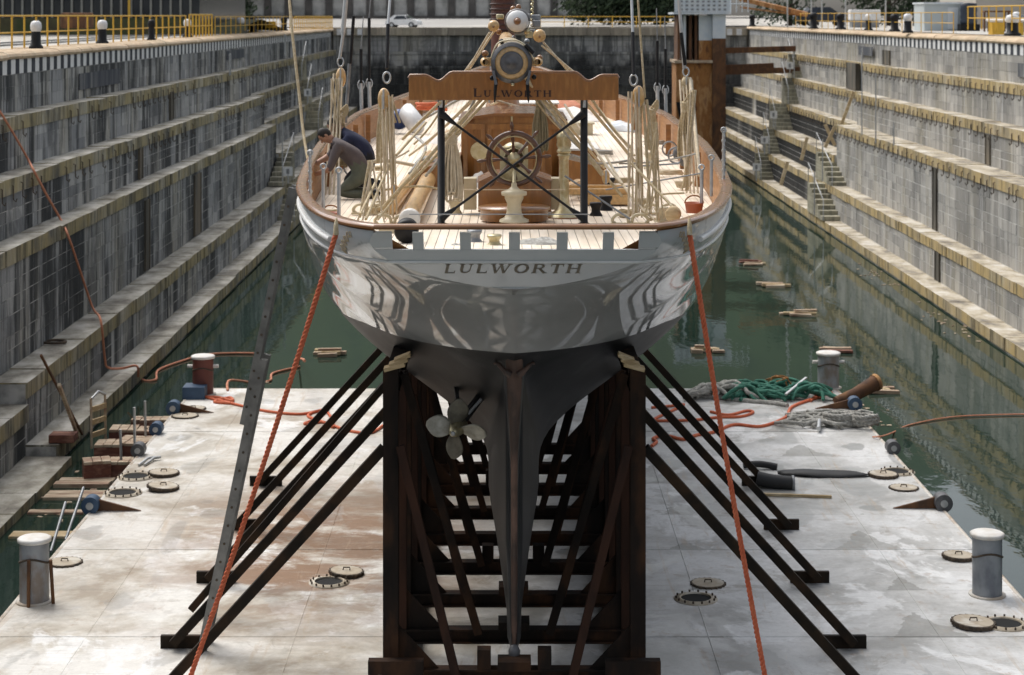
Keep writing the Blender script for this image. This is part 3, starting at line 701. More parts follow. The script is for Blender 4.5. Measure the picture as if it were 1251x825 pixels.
# yellow supports carrying a white pipe along the right quay
o = empty('pipeline', (20.9, 70, GR), 'white pipe on yellow brackets along the pale walled quay', 'pipe')
MB().tube([(20.9, 40, GR+.62), (20.9, 82, GR+.62)], .075, 8).build('pipe', WHITE, o)
for k in range(11):
    y = 50+k*3.0
    MB().prism([(20.62, y, GR), (20.62, y+.75, GR), (20.62, y+.62, GR+.52), (20.62, y+.12, GR+.52)], (.5, 0, 0)).build('bracket', YEL, o)
def quay_post(x, y, z, h, r_, label, white=True, flare=True):
    o = empty('quay_bollard', (x, y, z), label, 'bollard', 'black bollards along the quays')
    MB().lathe([(.001, 0), (r_*1.5 if flare else r_, 0), (r_*1.4 if flare else r_, .08), (r_, .14), (r_*.92, h*.62)], (x, y, z), n=16).build('stem', BLACK, o)
    m = MB().lathe([(r_*.92, h*.62), (r_*1.1, h*.7), (r_*1.15, h*.84), (r_*.95, h*.95), (r_*.5, h), (.001, h)], (x, y, z), n=16)
    m.build('head', WHITE if white else BLACK, o)
for px, pyb, h, r_, wh, lab in ((44, 60, .85, .15, True, 'black post bollard with white plate head, nearest on the dark walled quay'), (125, 54, .85, .16, True, 'black bollard with domed white head behind the yellow railing'),
        (185, 50, .85, .13, False, 'slim black bollard between the white headed ones'), (229, 46, .85, .16, True, 'black bollard with white head inside the yellow guard'),
        (294, 41, .9, .2, True, 'pair bollard with pale head farther along the dark walled quay'), (309, 40, .9, .18, False, 'all black bollard next to the pale headed one'), (347, 38, .95, .2, False, 'black bollard near the tall galvanised ladder')):
    p = at(px, pyb, GL); quay_post(p.x, min(p.y, 120)+.0 if p.x < -14.9 else p.y, GL, h, r_, lab, wh)
for px, Y, h, r_, wh, lab in ((919, 140, .9, .2, False, 'black hourglass bollard beside the steel tower'), (1027, 112, .95, .22, False, 'dark bollard with yellow bands on the pale walled quay'), (1061, 104, .9, .17, True, 'black bollard with white ring head on the pale walled quay'),
        (1093, 97, .9, .2, False, 'dark twin bollard near the start of the near railing'), (1109, 88, .9, .18, True, 'white topped bollard at the end of the yellow railing'), (1237, 76, .85, .24, True, 'big black bollard with white face behind the pipe'), (994, 116, 1.0, .22, False, 'dark bollard next to the gap above the far stairs')):
    quay_post((px-PX)*Y/F, Y, GR, h, r_, lab, wh)
T(bevel(MB().box(*[v for v in (aty(331, 30, 118).x-.3, aty(331, 30, 118).x+.3, 118, 118.1)], -.75, -.35).build('yellow_sign', YEL), .01), 'small blank yellow sign panel on the dark walled quay', 'sign')
# retaining wall with pilasters across the far end
o = empty('retaining_wall', (-15, 305, -.4), 'tall grey retaining wall with dark pilasters behind the parked car', 'wall')
MB().box(-44, 12, 304, 307, -1.2, 16).build('wall', RETAIN, o)
hl = [(309, 6), (330, 22), (380, 48), (470, 85), (620, 120)]  # unseen hill, inferred and shaped to darken what the water mirrors
T(MB().grid([[(x, y+12*math.sin(x*.021+j), z*(1+.18*math.sin(x*.013+1.3)+.07*math.sin(x*.05+j))-2) for x in range(-420, 421, 20)] for j, (y, z) in enumerate(hl)], True, True).build('unseen_wooded_hill', mat('hill_woods', [(.018, .035, .016), (.045, .07, .028), (.03, .045, .02)], .12, rough=.95, bump=.6)), kind='structure')
pz = None
for k in range(17):
    x = -42+k*3.3
    pz = MB().prism([(x-.55, 304, -.6), (x+.55, 304, -.6), (x+.4, 304, 15.8), (x-.4, 304, 15.8)], (0, -.45, 0)).build('pilaster', PILAST, o)
MB().box(-44, 12, 302.6, 303.4, -.8, -.02).build('kerb_wall', PILAST, o)
for k in range(16):
    x = -42+k*3.3+.55
    for j in range(5): MB().box(x+.08, x+2.1, 303.9, 304, .1+j*1.05, 1.08+j*1.05).build('stone', RETAIN, o)
for px, lab, sx, sz, sd in ((258, 'dark conifer mass between the warehouse and the retaining wall', 3.4, 7, 3), (735, 'dark trees beyond the mast, nearest the retaining wall', 3.6, 8, 4), (778, 'dense dark tree behind the yellow railing', 4.0, 9, 5), (812, 'dark tree partly behind the steel tower', 3.6, 8, 6)):
    Y = 215 if px < 300 else 230; bush('tree', ((px-PX)*Y/F, Y, -.9), sx*1.15, 2.4, sz, 7000, .34, lab, 'tree', seed=sd)
for px, lab, sd in ((965, 'dark tree behind the blue car', 7), (1085, 'dark bush behind the white crate', 8), (1118, 'dark tree left of the beige building', 9)):
    bush('tree', ((px-PX)*150/F, 150, -.9), 2.6, 1.5, 6, 1500, .2, lab, 'tree', seed=sd)
def car(c, rz, body, label, L=4.0, hh=1.46):
    o = empty('parked_car', c, label, 'car'); c = V(c); M_ = Matrix.Rotation(rz, 3, 'Z')
    P = lambda x, y, z: c+M_ @ V((x, y, z))
    pr = [(-L/2, .32), (-L/2+.05, .75), (-L/2+.35, .92), (-L/2+.95, hh-.03), (.35, hh), (L/2-1.25, .98), (L/2-.35, .86), (L/2, .62), (L/2, .30)]
    ys = (-.84, -.80, .80, .84); rows = []
    m = MB(); wi = lambda z: .83-max(0, z-.85)*.28
    rows = [[P(x, s*wi(z), z) for x, z in pr] for s in (-1, -.9, 0, .9, 1)]
    m.grid(rows, True); m.add(rows[0], [tuple(range(len(pr)))]); m.add(rows[-1], [tuple(range(len(pr)))[::-1]])
    m.build('body', body, o)
    for s in (-1, 1):
        q = [(-.95, .93), (-.62, hh-.1), (.28, hh-.09), (.66, .95)]
        MB().prism([P(x, s*(wi(z)+.012), z) for x, z in q], M_ @ V((0, -s*.01, 0))).build('side_window', GLASSD, o)
        MB().ball(P(L/2-.12, s*.6, .68), .13, 8, .7).build('headlight', BLUEW, o)
    MB().prism([P(.40, -.62, hh-.06), P(.40, .62, hh-.06), P(.98, .68, 1.02), P(.98, -.68, 1.02)], M_ @ V((.02, 0, .02))).build('windscreen', GLASSD, o)
    for x in (-L/2+.75, L/2-.8):
        for s in (-1, 1):
            w_ = MB().cyl(P(x, s*.72, .31), .31, s*.14, M_ @ V((0, 1, 0)), 16).build('wheel', RUBBER, o)
            MB().cyl(P(x, s*.87, .31), .18, s*.012, M_ @ V((0, 1, 0)), 12).build('hubcap', GALV, w_)
    MB().box(-.001, .001, -.001, .001, 0, .001)
car(V(((493-PX)*205/F, 205, -1.30)), math.radians(-12), WHITE, 'white hatchback parked on the road beyond the end wall', 3.75, 1.40)
car(V(((1006-PX)*150/F, 150, GR)), math.radians(8), TANK, 'dark blue car behind the wire fence', 4.2, 1.5)
car(V(((985-PX)*160/F, 160, GR)), math.radians(70), GREYM, 'grey car parked nose out beside the blue car', 4.0, 1.45)
# things on the right quay
o = empty('control_cabin', ((1165-PX)*100/F, 100, GR), 'pale blue grey metal cabin behind the yellow railing', 'cabin')
a, b = (1129-PX)*100/F, (1175-PX)*100/F
MB().box(a, b, 100, 102.5, GR, .62).build('body', BLUEBOX, o); MB().box(a-.06, b+.06, 99.9, 102.6, .62, .72).build('roof', BLUEW, o); MB().box(b-.75, b-.2, 99.96, 99.99, GR+.1, .45).build('door', BLUEW, o)
p = (1180-PX)*100/F
o = empty('water_tank', (p, 100, GR), 'dark blue ribbed tank beside the pale blue cabin', 'tank')
MB().lathe([(.001, .35), (.42, .35), (.45, .5), (.42, .6), (.45, .75), (.42, .9), (.45, 1.1), (.42, 1.3), (.44, 1.45), (.001, 1.5)], (p, 99.4, GR), n=20).build('body', TANK, o)
MB().box(p-.5, p+.5, 99, 99.8, GR, GR+.36).build('stand', BLACK, o)
o = empty('beige_building', (33, 122, GR), 'beige rendered building at the far right corner', 'building')
MB().box((1192-PX)*120/F, 48, 120, 130, GR, 9).build('wall', BLDG, o); MB().box((1190-PX)*120/F, 48.2, 119.8, 130.2, 9, 9.4).build('roof', GREYM, o)
for k in range(3): MB().box(31+k*2.2, 32+k*2.2, 119.95, 119.99, 2.5, 4.5).build('window', GLASSD, o)
o = empty('trestle', ((1222-PX)*95/F, 95, GR), 'dark metal trestle table in front of the beige building', 'trestle')
a, b = (1203-PX)*95/F, (1235-PX)*95/F; MB().box(a, b, 95, 95.6, GR+.98, GR+1.06).build('top', RUST_D, o)
for x in (a+.05, a+.25, b-.25, b-.05): MB().box(x-.04, x+.04, 95.2, 95.3, GR, GR+.98).build('leg', RUST_D, o)
p = (1243-PX)*92/F; o = empty('pump_unit', (p, 92, GR), 'grey pump unit with a white dome at the right edge', 'machine')
bevel(MB().box(p-.35, p+.5, 91.6, 92.4, GR, .05).build('body', GREYM, o), .05); MB().ball((p-.05, 92, .08), .2, 12, .6).build('dome', WHITE, o)
a, b = (1039-PX)*128/F, (1076-PX)*128/F
o = empty('white_crate', ((a+b)/2, 128, GR), 'white concrete block on the quay inside tall steel frames', 'block')
bevel(MB().box(a, b, 128, 129, .0-.30, .42).build('block', WHITE, o), .05); MB().box(a+.1, b-.1, 128.1, 128.9, GR, -.3).build('pallet', GREYM, o)
for k, (px, lab) in enumerate(((1033, 'tall steel frame post left of the white block'), (1082, 'tall steel frame post right of the white block'), (991, 'steel fence post by the blue car'), (1004, 'steel fence post in front of the blue car'), (962, 'steel fence post left of the grey car'))):
    x = (px-PX)*126/F; T(MB().tube([(x, 126, GR), (x, 126, 4)], .05, 6).build('steel_post', GALV), lab, 'post', 'steel posts at the back of the pale walled quay')
o = MB(); o.beam((((905-PX)*132/F), 132, 1.2), (((985-PX)*128/F), 128, .1), .35, .3); o.beam((((905-PX)*132/F), 132, .6), (((985-PX)*128/F), 128, .0), .12, .12)
T(o.build('crane_jib', RUST), 'rusty steel jib lying on the quay behind the tower', 'jib')
# rusty steel tower with a pale top cabin, shored to the right wall
o = empty('steel_tower', (11.9, 118, WZ), 'rusty steel tower with pale blue top beside the yacht', 'tower')
tx0, tx1, tx2 = aty(826, 0, 118).x, aty(870, 0, 118).x, aty(886, 0, 118).x
zb = WZ-1
MB().box(tx0, tx1, 118, 121, zb, -2.95).build('lower_plating', RUST, o)
m = MB().box(tx1+.005, tx2, 117.7, 121.2, zb, -1.42).build('corner_column', RUST_D, o)
MB().box(tx1+.005, tx2, 117.71, 121.19, -1.415, .10).build('column_top', BLUEW, o)
MB().box(tx0+1.45, tx1, 118.15, 121, -2.92, -1.55).build('middle_plating', RUST, o)
MB().box(tx0+1.45, tx1, 118.15, 121, -1.545, .02).build('upper_plating', BLUEW, o)
for k in range(4): MB().box(tx0+.12+k*.36, tx0+.28+k*.36, 118.3, 120.8, -2.93, .04).build('column', [RUST_D, BLUEW, RUST_D, RUST_D][k], o)
MB().box(tx0-.12, tx1+.02, 117.7, 121.2, -2.95, -2.78).build('walkway', OLDWOOD, o)
MB().box(tx0-.2, tx2+.3, 117.4, 121.4, .10, .22).build('platform', BLUEW, o)
MB().prism([(tx0, 117.95, -5.4), (tx0+.9, 117.95, -5.4), (tx0+1.2, 117.95, -8.5), (tx0+.6, 117.95, -8.5)], (0, .03, 0)).build('opening', HOLE_SHADE, o)  # black sheet on the plating, painted as the shade inside an opening
pn = MB(); pn.box(tx0-.15, tx2+.25, 117.45, 117.5, .24, 1.1); pn.build('cabin_panel', BLUEW, o)
for j in range(3):
    for k in range(9): MB().box(tx0+.2+k*.34, tx0+.36+k*.34, 117.42, 117.449, .34+j*.25, .46+j*.25).build('slot', GREYM, o)
tr = MB()
for z in (.75, 1.2): tr.tube([(tx2+.3, 117.6, z), (tx2+1.4, 117.6, z)], .03, 5)
for k in range(4): tr.tube([(tx2+.3+k*.36, 117.6, .22), (tx2+.3+k*.36, 117.6, 1.2)], .03, 5)
tr.build('side_railing', BLUEW, o)
for y_, x2, lab in ((62, 965, 'highest timber shore from the steel tower to the pale wall'), (83, 938, 'short dark shore below the highest one'), (88, 972, 'lowest mossy shore from the steel tower to the pale wall')):
    z = aty(0, y_, 119).z; T(MB().beam((tx2, 119, z), ((x2-PX)*119/F+.4, 119.4, z+.12), .3, .36).build('timber_shore', RUST_D), lab, 'beam', 'shores between tower and wall')
# ------------------------------------------------------------------ barge
DZ = -9.5
BX0, BX1, BY0, BY1 = -8.0, 8.4, 19.0, 48.0
barge = empty('barge', (.2, 33, WZ), 'flat pale steel pontoon barge with worn paint, carrying the cradle', 'barge')
MB().box(BX0, BX1, BY0, BY1, WZ-.8, DZ-.012).build('hull', mat('barge_side', [(.16, .15, .13), (.10, .09, .08), (.20, .13, .08)], 1, rough=.8), barge)
xs = [BX0, -6.45, -3.25, 0.0, 3.08, 6.62, BX1]; ys = [BY0, 21.8, 24.1, 26.45, 28.8, 31.15, 33.5, 35.85, 38.2, 40.6, 43.0, 45.5, BY1]
um = bpy.data.meshes.new('plate'); a = MB().box(-.5, .5, -.5, .5, -1, 0); um.from_pydata(a.v, [], a.f); um.materials.append(DECK)
for i in range(6):
    for j in range(12):
        o = bpy.data.objects.new('deck_plate', um); COL.objects.link(o); o.parent = barge
        gx = .006
        o.location = V(((xs[i]+xs[i+1])/2, (ys[j]+ys[j+1])/2, DZ))-org(barge); o.scale = (xs[i+1]-xs[i]-gx, ys[j+1]-ys[j]-gx, .012+R.uniform(-.003, .0))
WELD = mat('weld_seam', [(.62, .60, .55), (.42, .34, .26)], 3, rough=.7)
ws = MB()
for x in xs[1:-1]: ws.tube([(x, BY0, DZ-.008), (x, BY1, DZ-.008)], .016, 5)
for y in (28.8, 33.5, 43.0): ws.tube([(BX0, y, DZ-.008), (BX1, y, DZ-.008)], .022, 5)
ws.build('weld_seams', DECK, barge)
eg = MB(); eg.tube([(BX0+.02, BY0, DZ-.03), (BX0+.02, BY1-.02, DZ-.03), (BX1-.02, BY1-.02, DZ-.03), (BX1-.02, BY0, DZ-.03)], .05, 8); eg.build('edge_bar', WELD, barge)
def bollard(px, pyb, ptop, r_, body, label, lugs=True, straps=False):
    p = at(px, pyb, DZ); h = (pyb-ptop)*p.y/F
    o = MB().lathe([(r_, 0), (r_, h-.06)], p, n=28); 
    o = o.build('bollard', body, barge, origin=p); o['label'] = label
    MB().lathe([(r_, 0), (r_*1.15, 0), (r_*1.16, .05), (r_*1.02, .07), (.001, .07)], p+V((0, 0, h-.07)), n=28).build('bollard_cap', BOLT_, o)
    MB().lathe([(r_*1.02, 0), (r_*1.25, .0), (r_*1.25, .025), (r_*1.02, .03)], p, n=24).build('base_ring', WELD, o)
    if lugs: MB().tube([p+V((-r_*1.5, 0, h*.72)), p+V((r_*1.5, 0, h*.72))], .045, 8).build('cross_bar', BOLT_, o)
    MB().tube([p+V((r_*1.02*math.cos(a), r_*1.02*math.sin(a), h*.66-.05*math.cos(a*2))) for a in [math.pi+math.pi*k/12 for k in range(13)]], .018, 6).build('wire_loop', LID, o)
    return o
bollard(248, 482, 434, .26, BOLR, 'dark red bollard with grey top')
bollard(1012, 474, 430, .27, BOLG, 'grey bollard at the far corner')
bollard(1206, 727, 650, .24, BOLG, 'grey bollard with blue smear near the right edge', False)
o = bollard(42, 735, 656, .235, BOLG, 'grey bollard with rust brown foot at the left edge', False)
p = at(42, 735, DZ)
for dx in (-.02, .33): MB().tube([p+V((dx, -.3 if dx < 0 else -.1, 0)), p+V((dx, -.28, .75))], .03, 6).build('pipe_stub', RUST_D, o)
# fairlead rollers along both edges
def roller(px, py, sx, label, r_=.17, bracket=True):
    p = at(px, py, DZ); p.x = BX0+.02 if sx < 0 else BX1-.02
    o = MB().cyl(p+V((0, -.14, r_*.8)), r_, .28, (0, 1, 0), 20).build('fairlead_roller', BLUEP if 'blue' in label else DARKM, barge, origin=p); o['label'] = label
    MB().cyl(p+V((0, -.16, r_*.8)), r_*.42, .02, (0, 1, 0), 14).build('roller_hub', GALV, o)
    if bracket: MB().prism([p+V((0, .0, r_*1.55)), p+V((0, 0, .01)), p+V((-sx*.95, 0, .012))], (0, .05, 0)).build('bracket', RUST_D, o)
for px, py, s, lab, b_ in ((205, 505, -1, 'blue fairlead roller farthest along the ladder side', True), (196, 530, -1, 'small dark roller next to the far blue one', False), (172, 556, -1, 'small dark roller beside the crates', False),
        (101, 625, -1, 'blue fairlead roller with a long rusty bracket', True), (1088, 553, 1, 'dark roller on the far part of the open water side', False), (1152, 622, 1, 'roller with a dark bracket on the open water side', True), (1062, 500, 1, 'blue roller by the big bent pipe', True)):
    roller(px, py, s, lab, .17 if b_ else .15, b_)
MB().box(BX0-.05, BX0+.5, 46.6, 47.2, DZ, DZ+.3).build('blue_block', BLUEP, barge)
# manholes: open ones get a raised ring and a disc painted as the hole's shade, closed ones a bolted lid
def manhole(px, py, r_, label):
    r_ *= 1.08
    p = at(px, py, DZ)
    o = MB().lathe([(r_*1.32, 0), (r_*1.32, .014), (r_*1.04, .018), (r_*1.0, .035), (r_*.92, .035), (r_*.92, .0)], p, n=28).build('manhole_rim', LIDTOP, barge, origin=p); o['label'] = label
    MB().lathe([(.001, .008), (r_*.93, .008)], p, n=28).build('shade_disc', HOLE_SHADE, o)
    b = MB()
    for k in range(14): a = k*2*math.pi/14; b.cyl(p+V((r_*1.18*math.cos(a), r_*1.18*math.sin(a), .02)), .016, .035, n=6)
    b.build('rim_bolts', LID, o)
for px, py, r_, lab in ((402, 712, .24, 'open manhole left of the cradle'), (850, 732, .25, 'open manhole right of the cradle'), (166, 583, .27, 'open manhole at the ladder side edge'), (150, 603, .27, 'open manhole with water, nearest the sunken planks'),
        (1228, 763, .26, 'open manhole below the near bollard'), (1096, 577, .26, 'open manhole at the end of the black rubber sheet')):
    manhole(px, py, r_, lab)
def lid(px, py, r_, label, tilt=0.0, up=.05):
    r_ *= 1.13; p = at(px, py, DZ); o = empty('manhole_lid', p, label, 'lid', 'bolted manhole lids lying on the barge')
    q = Matrix.Rotation(tilt, 3, 'Y') @ V((0, 0, 1)); pr = []; n = 60
    base = p+V((0, 0, abs(math.sin(tilt))*r_))
    vs = []; m = MB()
    for z in (0, up):
        for k in range(n):
            a = 2*math.pi*k/n; rr = r_*(1+.035*math.copysign(1, math.sin(a*20)))
            vs.append(base+Matrix.Rotation(tilt, 3, 'Y') @ V((rr*math.cos(a), rr*math.sin(a), z)))
    m.add(vs, [tuple(range(n-1, -1, -1)), tuple(range(n, 2*n))]+[(i, (i+1) % n, n+(i+1) % n, n+i) for i in range(n)])
    m.build('rim', LID, o); MB().cyl(base+q*(up-.002), r_*.9, .008, q, 32).build('face', LIDTOP, o)
    hd = MB().tube([base+q*up+V((-.06, 0, 0)), base+q*(up+.05)+V((-.05, 0, 0)), base+q*(up+.05)+V((.05, 0, 0)), base+q*up+V((.06, 0, 0))], .012, 6).build('handle', LID, o)
    return o
for px, py, r_, lab, tl in ((423, 702, .26, 'rusty lid half over the manhole left of the cradle', .06), (865, 714, .26, 'rusty lid lying behind the open manhole right of the cradle', 0), (199, 598, .28, 'thick scalloped lid propped up on the ladder side', .10),
        (200, 580, .28, 'pale flat lid just behind the propped one', .03), (1189, 764, .30, 'rusty scalloped lid left of the manhole at the right edge', .04), (1171, 682, .25, 'scalloped lid partly hidden behind the near grey bollard', .03),
        (1079, 582, .27, 'lid at the end of the black rubber sheet', .02), (1104, 597, .26, 'flat sunken lid below the one by the rubber sheet', 0), (79, 688, .27, 'flat pale lid right of the bollard at the left edge', 0), (236, 500, .27, 'farther flat lid behind the far blue roller', 0), (226, 509, .28, 'nearer flat lid by the far blue roller', 0)):
    lid(px, py, r_, lab, tl, .03 if tl == 0 else .055)
# ------------------------------------------------------------------ cradle
AX = .09
cr = empty('ship_cradle', (AX, 31.4, DZ), 'dark rusty steel cradle of posts, beams and raking struts under the yacht', 'cradle')
K = [24.9+1.63*k for k in range(9)]; PZ = -4.66; BT = -8.62
for k, y in enumerate(K):
    MB().ibeam((AX-1.75, y, BT-.10), (AX+1.75, y, BT-.10), .20, .20, (0, 0, 1), .025).build('cross_beam', CRADLE, cr)
    for s in (-1, 1):
        if k in (0, 3, 6): MB().box(AX+s*.40-.09, AX+s*.40+.09, y-.09, y+.09, BT+.002, BT+.26).build('bilge_block', CRADLE, cr)
        g_ = [(AX+s*1.58, y-.02, BT), (AX+s*1.0, y-.02, BT), (AX+s*1.58, y-.02, BT+.62)]
        MB().prism(g_, (0, .03, 0)).build('gusset_plate', CRADLE, cr)
for s in (-1, 1):
    MB().ibeam((AX+s*1.60, K[0]-.1, DZ+.2), (AX+s*1.60, K[-1]+.2, DZ+.2), .26, .24, (0, 0, 1), .03).build('runner_beam', CRADLE, cr)
    MB().ibeam((AX+s*1.62, K[0], PZ-.2), (AX+s*1.62, K[-1], PZ-.2), .2, .24, (0, 0, 1), .025).build('top_rail', CRADLE, cr)
    for k in range(0, 9, 2):
        y = K[k]
        MB().ibeam((AX+s*1.63, y, DZ+.02), (AX+s*1.63, y, PZ), .20, .24, (0, 1, 0), .025).build('post', CRADLE, cr)
        if k < 8: MB().ibeam((AX+s*1.60, y+1.63, DZ+.02), (AX+s*1.60, y+1.63, PZ-.32), .18, .16, (0, 1, 0), .025).build('secondary_post', CRADLE_R, cr)
        MB().ibeam((AX+s*1.50, y-.16, -5.65), (AX+s*.72, y-.16, BT-.25 if k == 0 else BT), .11, .11, (0, 1, 0), .02).build('inner_strut', CRADLE_R if k in (0, 2) else CRADLE, cr)
        MB().ibeam((AX+s*1.48, y+.25, PZ-.1), (AX+s*.5, y+1.4, BT), .11, .11, (0, 1, 0), .02).build('inner_strut', CRADLE, cr)
        fx = AX+s*5.0; br = MB()
        MB().beam((AX+s*1.73, y+.02, -5.72), (fx+s*.1, y+.02, DZ+.1), .13, .14, (0, 1, 0)).build('raking_strut', BRACE, cr)
        if k < 8: MB().beam((AX+s*1.73, y+1.65, -5.5), (fx+s*.1, y+1.65, DZ+.1), .11, .12, (0, 1, 0)).build('raking_strut', BRACE, cr) if k in (2,) and s < 0 else None
        MB().box(min(fx-s*.35, fx+s*.3), max(fx-s*.35, fx+s*.3), y+.10, y+.18, DZ, DZ+.19).build('foot_plate', BRACE, cr)
        # timber wedges between post and hull
        hx = AX+s*1.55
        for j in range(2 if k else 3):
            M_ = Matrix.Rotation(s*(.26+.06*j), 3, 'Y')
            MB().cbox((hx-s*.05*j+s*.03, y-.03+.03*j, PZ+.03+.055*j), .28-.03*j, .22, .048, M=M_).build('wedge', TIMBER, cr)
    MB().box(AX+s*1.55-.36, AX+s*1.55+.36, K[0]-.35, K[0]-.2, BT+.02, BT+.20).build('end_box', CRADLE, cr)
    MB().tube([(AX+s*1.83, K[0]-.28, BT+.0), (AX+s*1.83, K[0]-.28, DZ)], .05, 8).build('jack_leg', CRADLE_R, cr)
kb = []
for k, y in enumerate(K[:]):
    MB().box(AX-.22, AX+.22, y-.16, y+.16, BT+.003, -8.5).build('keel_block', CRADLE, cr)
# ------------------------------------------------------------------ yacht
yt = empty('sailing_yacht', (AX, 25.4, -8.5), 'grey gaff rigged sailing yacht standing stern first in the cradle', 'sailing yacht')
Bf = sp([21, 21.12, 21.4, 22.2, 23.95, 26.1, 30, 33, 40, 43, 49, 56, 62, 66.5], [1.56, 1.70, 1.90, 2.25, 2.66, 2.96, 3.20, 3.28, 3.3, 3.1, 2.7, 1.9, 1.0, .08])
ZR = sp([21, 26, 33, 43, 50, 66.5], [-2.4, -2.38, -2.2, -2.12, -2.08, -1.6])
ZC = sp([21, 21.55, 24.5, 25.9, 27, 28, 30, 38, 50, 60, 66.5], [-2.80, -3.13, -4.39, -5.46, -6.3, -7.1, -7.6, -7.9, -7.7, -6.0, -2.4])
HB = sp([21, 24, 28, 34, 60, 66], [.36, .42, .52, .60, .60, .6])            # bulwark height: rail to deck
WD = sp([25.05, 25.5, 26, 27, 28, 40, 55, 64], [.11, .17, .24, .32, .37, .42, .3, .05])
PWf = sp([21.5, 24.5, 25.9, 27, 28, 30, 34, 66], [2.5, 2.4, 2.7, 3.1, 3.4, 3.6, 3.5, 3.2]); EXf = sp([21.5, 23, 24.5, 25.9, 27, 28, 30, 34, 66], [.64, .72, .85, 1.55, 2.5, 3.2, 3.55, 3.1, 2.0])
YT = lambda z: 21+.75*(-2.4-z)
def half(Y, z):
    zr, zc = ZR(Y), ZC(Y); u = (zr-z)/(zr-zc)
    if u >= 1: return 0.0
    return Bf(Y)*(1-max(0, u)**PWf(Y))**EXf(Y)
def keelz(Y): return -8.5 if Y < 52 else -8.5+(Y-52)**1.6*.11
def section(Y, n=34, nd=12):
    zr, zc = ZR(Y), ZC(Y); pts = []; deep = Y >= 25.05
    zb = max(-2.4-(Y-21)/.75, zc) if Y < 21.55 else zc
    wf = lambda z: WD(Y)*(1-.72*max(0, min(1, (-z-7.0)/1.5)))
    for i in range(n+1):
        t = i/n; z = zr+(zb-zr)*(t if Y < 21.55 else math.sin(t*math.pi/2))
        x = half(Y, z) if (i < n or Y < 21.55) else 0.0
        if deep: x = (x**2.2+wf(z)**2.2)**(1/2.2)
        pts.append((x, z))
    for i in range(1, nd+1):
        if deep: z = zc+(min(zc-.01, keelz(Y))-zc)*i/nd; pts.append((wf(z), z))
        else: pts.append(pts[n])
    return pts
stY = [21.0+.55*k/12 for k in range(12)]+[21.55+(25.04-21.55)*k/16 for k in range(17)]+[25.05, 25.2, 25.5, 26, 26.5, 27, 27.5, 28, 28.6, 29.3, 30, 31, 32.5, 34, 36, 38, 40, 43, 46, 49, 52, 55, 58, 61, 63.5, 65.5, 66.5]
hb = MB()
for s in (-1, 1):
    rows = []
    for Y in stY:
        if Y < 21.04: rows.append([V((AX+s*Bf(21), 21, -2.4))]*47); continue
        rows.append([V((AX+s*x, Y, z)) for x, z in section(Y)])
    hb.grid(rows, True, flip=(s < 0))
    # transom, below the stern openings
    tr = []
    for i in range(15):
        z = -2.63-(3.13-2.63)*i/14; Yt = min(YT(z), 21.55); xm = half(Yt, z) if i < 14 else 0.0
        tr.append([V((AX+s*xm*k/14, Yt, z)) for k in range(15)])
    hb.grid(tr, True, flip=(s > 0))
    # corner panel beside the openings
    tr = []
    for i in range(6):
        z = -2.40-.23*i/5; Yt = YT(z); xm = half(Yt, z)
        tr.append([V((AX+s*(1.38+(xm-1.38)*k/6), Yt, z)) for k in range(7)])
    hb.grid(tr, True, flip=(s > 0))
# aft closing face of the deadwood (sternpost)
hull = hb.build('hull', HULL, yt)
import bmesh
bm = bmesh.new(); bm.from_mesh(hull.data); bmesh.ops.remove_doubles(bm, verts=bm.verts, dist=.004); bmesh.ops.recalc_face_normals(bm, faces=bm.faces); bm.to_mesh(hull.data); bm.free()
bevel(hull, .05, 3, 38)
# light band painted above the lower moulding: laid as a thin skin over the bulwark
lb = MB()
def off(Y, z, e):
    x = half(Y, z); dx = (half(Y+.05, z)-half(Y-.05 if Y > 21.1 else Y, z))/(.1 if Y > 21.1 else .05)
    n = V((1, -dx, .12)).normalized(); return V((x, Y, z))+n*e
YS = [21.02+.5*(k/10)**1.5 for k in range(10)]+[21.6+.4*k for k in range(14)]+[27.5+1.5*k for k in range(26)]
for s in (-1, 1):
    rows = []
    for Y in YS:
        zr = ZR(Y); zl = max(zr-.38, -2.4-(Y-21)/.75 if Y < 21.5 else -9)
        rows.append([V((AX+s*p.x, p.y, p.z)) for p in [off(max(Y, YT(zr-.0) if Y < 21.5 else Y), zr-(zr-zl)*t/5, .004) for t in range(6)]])
    lb.grid(rows, True, flip=(s > 0))
    tr = []
    for i in range(7):
        z = -2.42-(2.785-2.42)*i/6; Yt = YT(z)-.004; xm = half(YT(z), z)+.003; x0 = 1.38 if z > -2.63 else 0
        tr.append([V((AX+s*(x0+(xm-x0)*k/8), Yt, z)) for k in range(9)])
    lb.grid(tr[:4], True, flip=(s < 0)); 
    tr2 = []
    for i in range(5):
        z = -2.632-(2.785-2.632)*i/4; Yt = YT(z)-.004; xm = half(YT(z), z)+.003
        tr2.append([V((AX+s*xm*k/12, Yt, z)) for k in range(13)])
    lb.grid(tr2, True, flip=(s < 0))
lb.build('bulwark_skin', HULL_W, yt)
# mouldings
m = MB()
for s in (-1, 1):
    p = [V((AX+s*x, YT(-2.785)-.01, -2.785)) for x in np.linspace(0, half(YT(-2.785), -2.785), 14)]
    p += [V((AX+s*q.x, q.y, q.z)) for q in [off(Y, ZR(Y)-.385, .012) for Y in YS if Y > 21.35]]
    m.tube(p, .016, 8)
m.build('lower_moulding', LINE_W, yt)
m = MB()
for s in (-1, 1): m.tube([V((AX+s*q.x, q.y, q.z)) for q in [off(Y, ZR(Y)-.17-.05*min(1, max(0, 1-(Y-21.8)/2)), .02) for Y in YS if Y > 21.95]], .034, 8)
m.build('upper_moulding', LINE_W, yt)
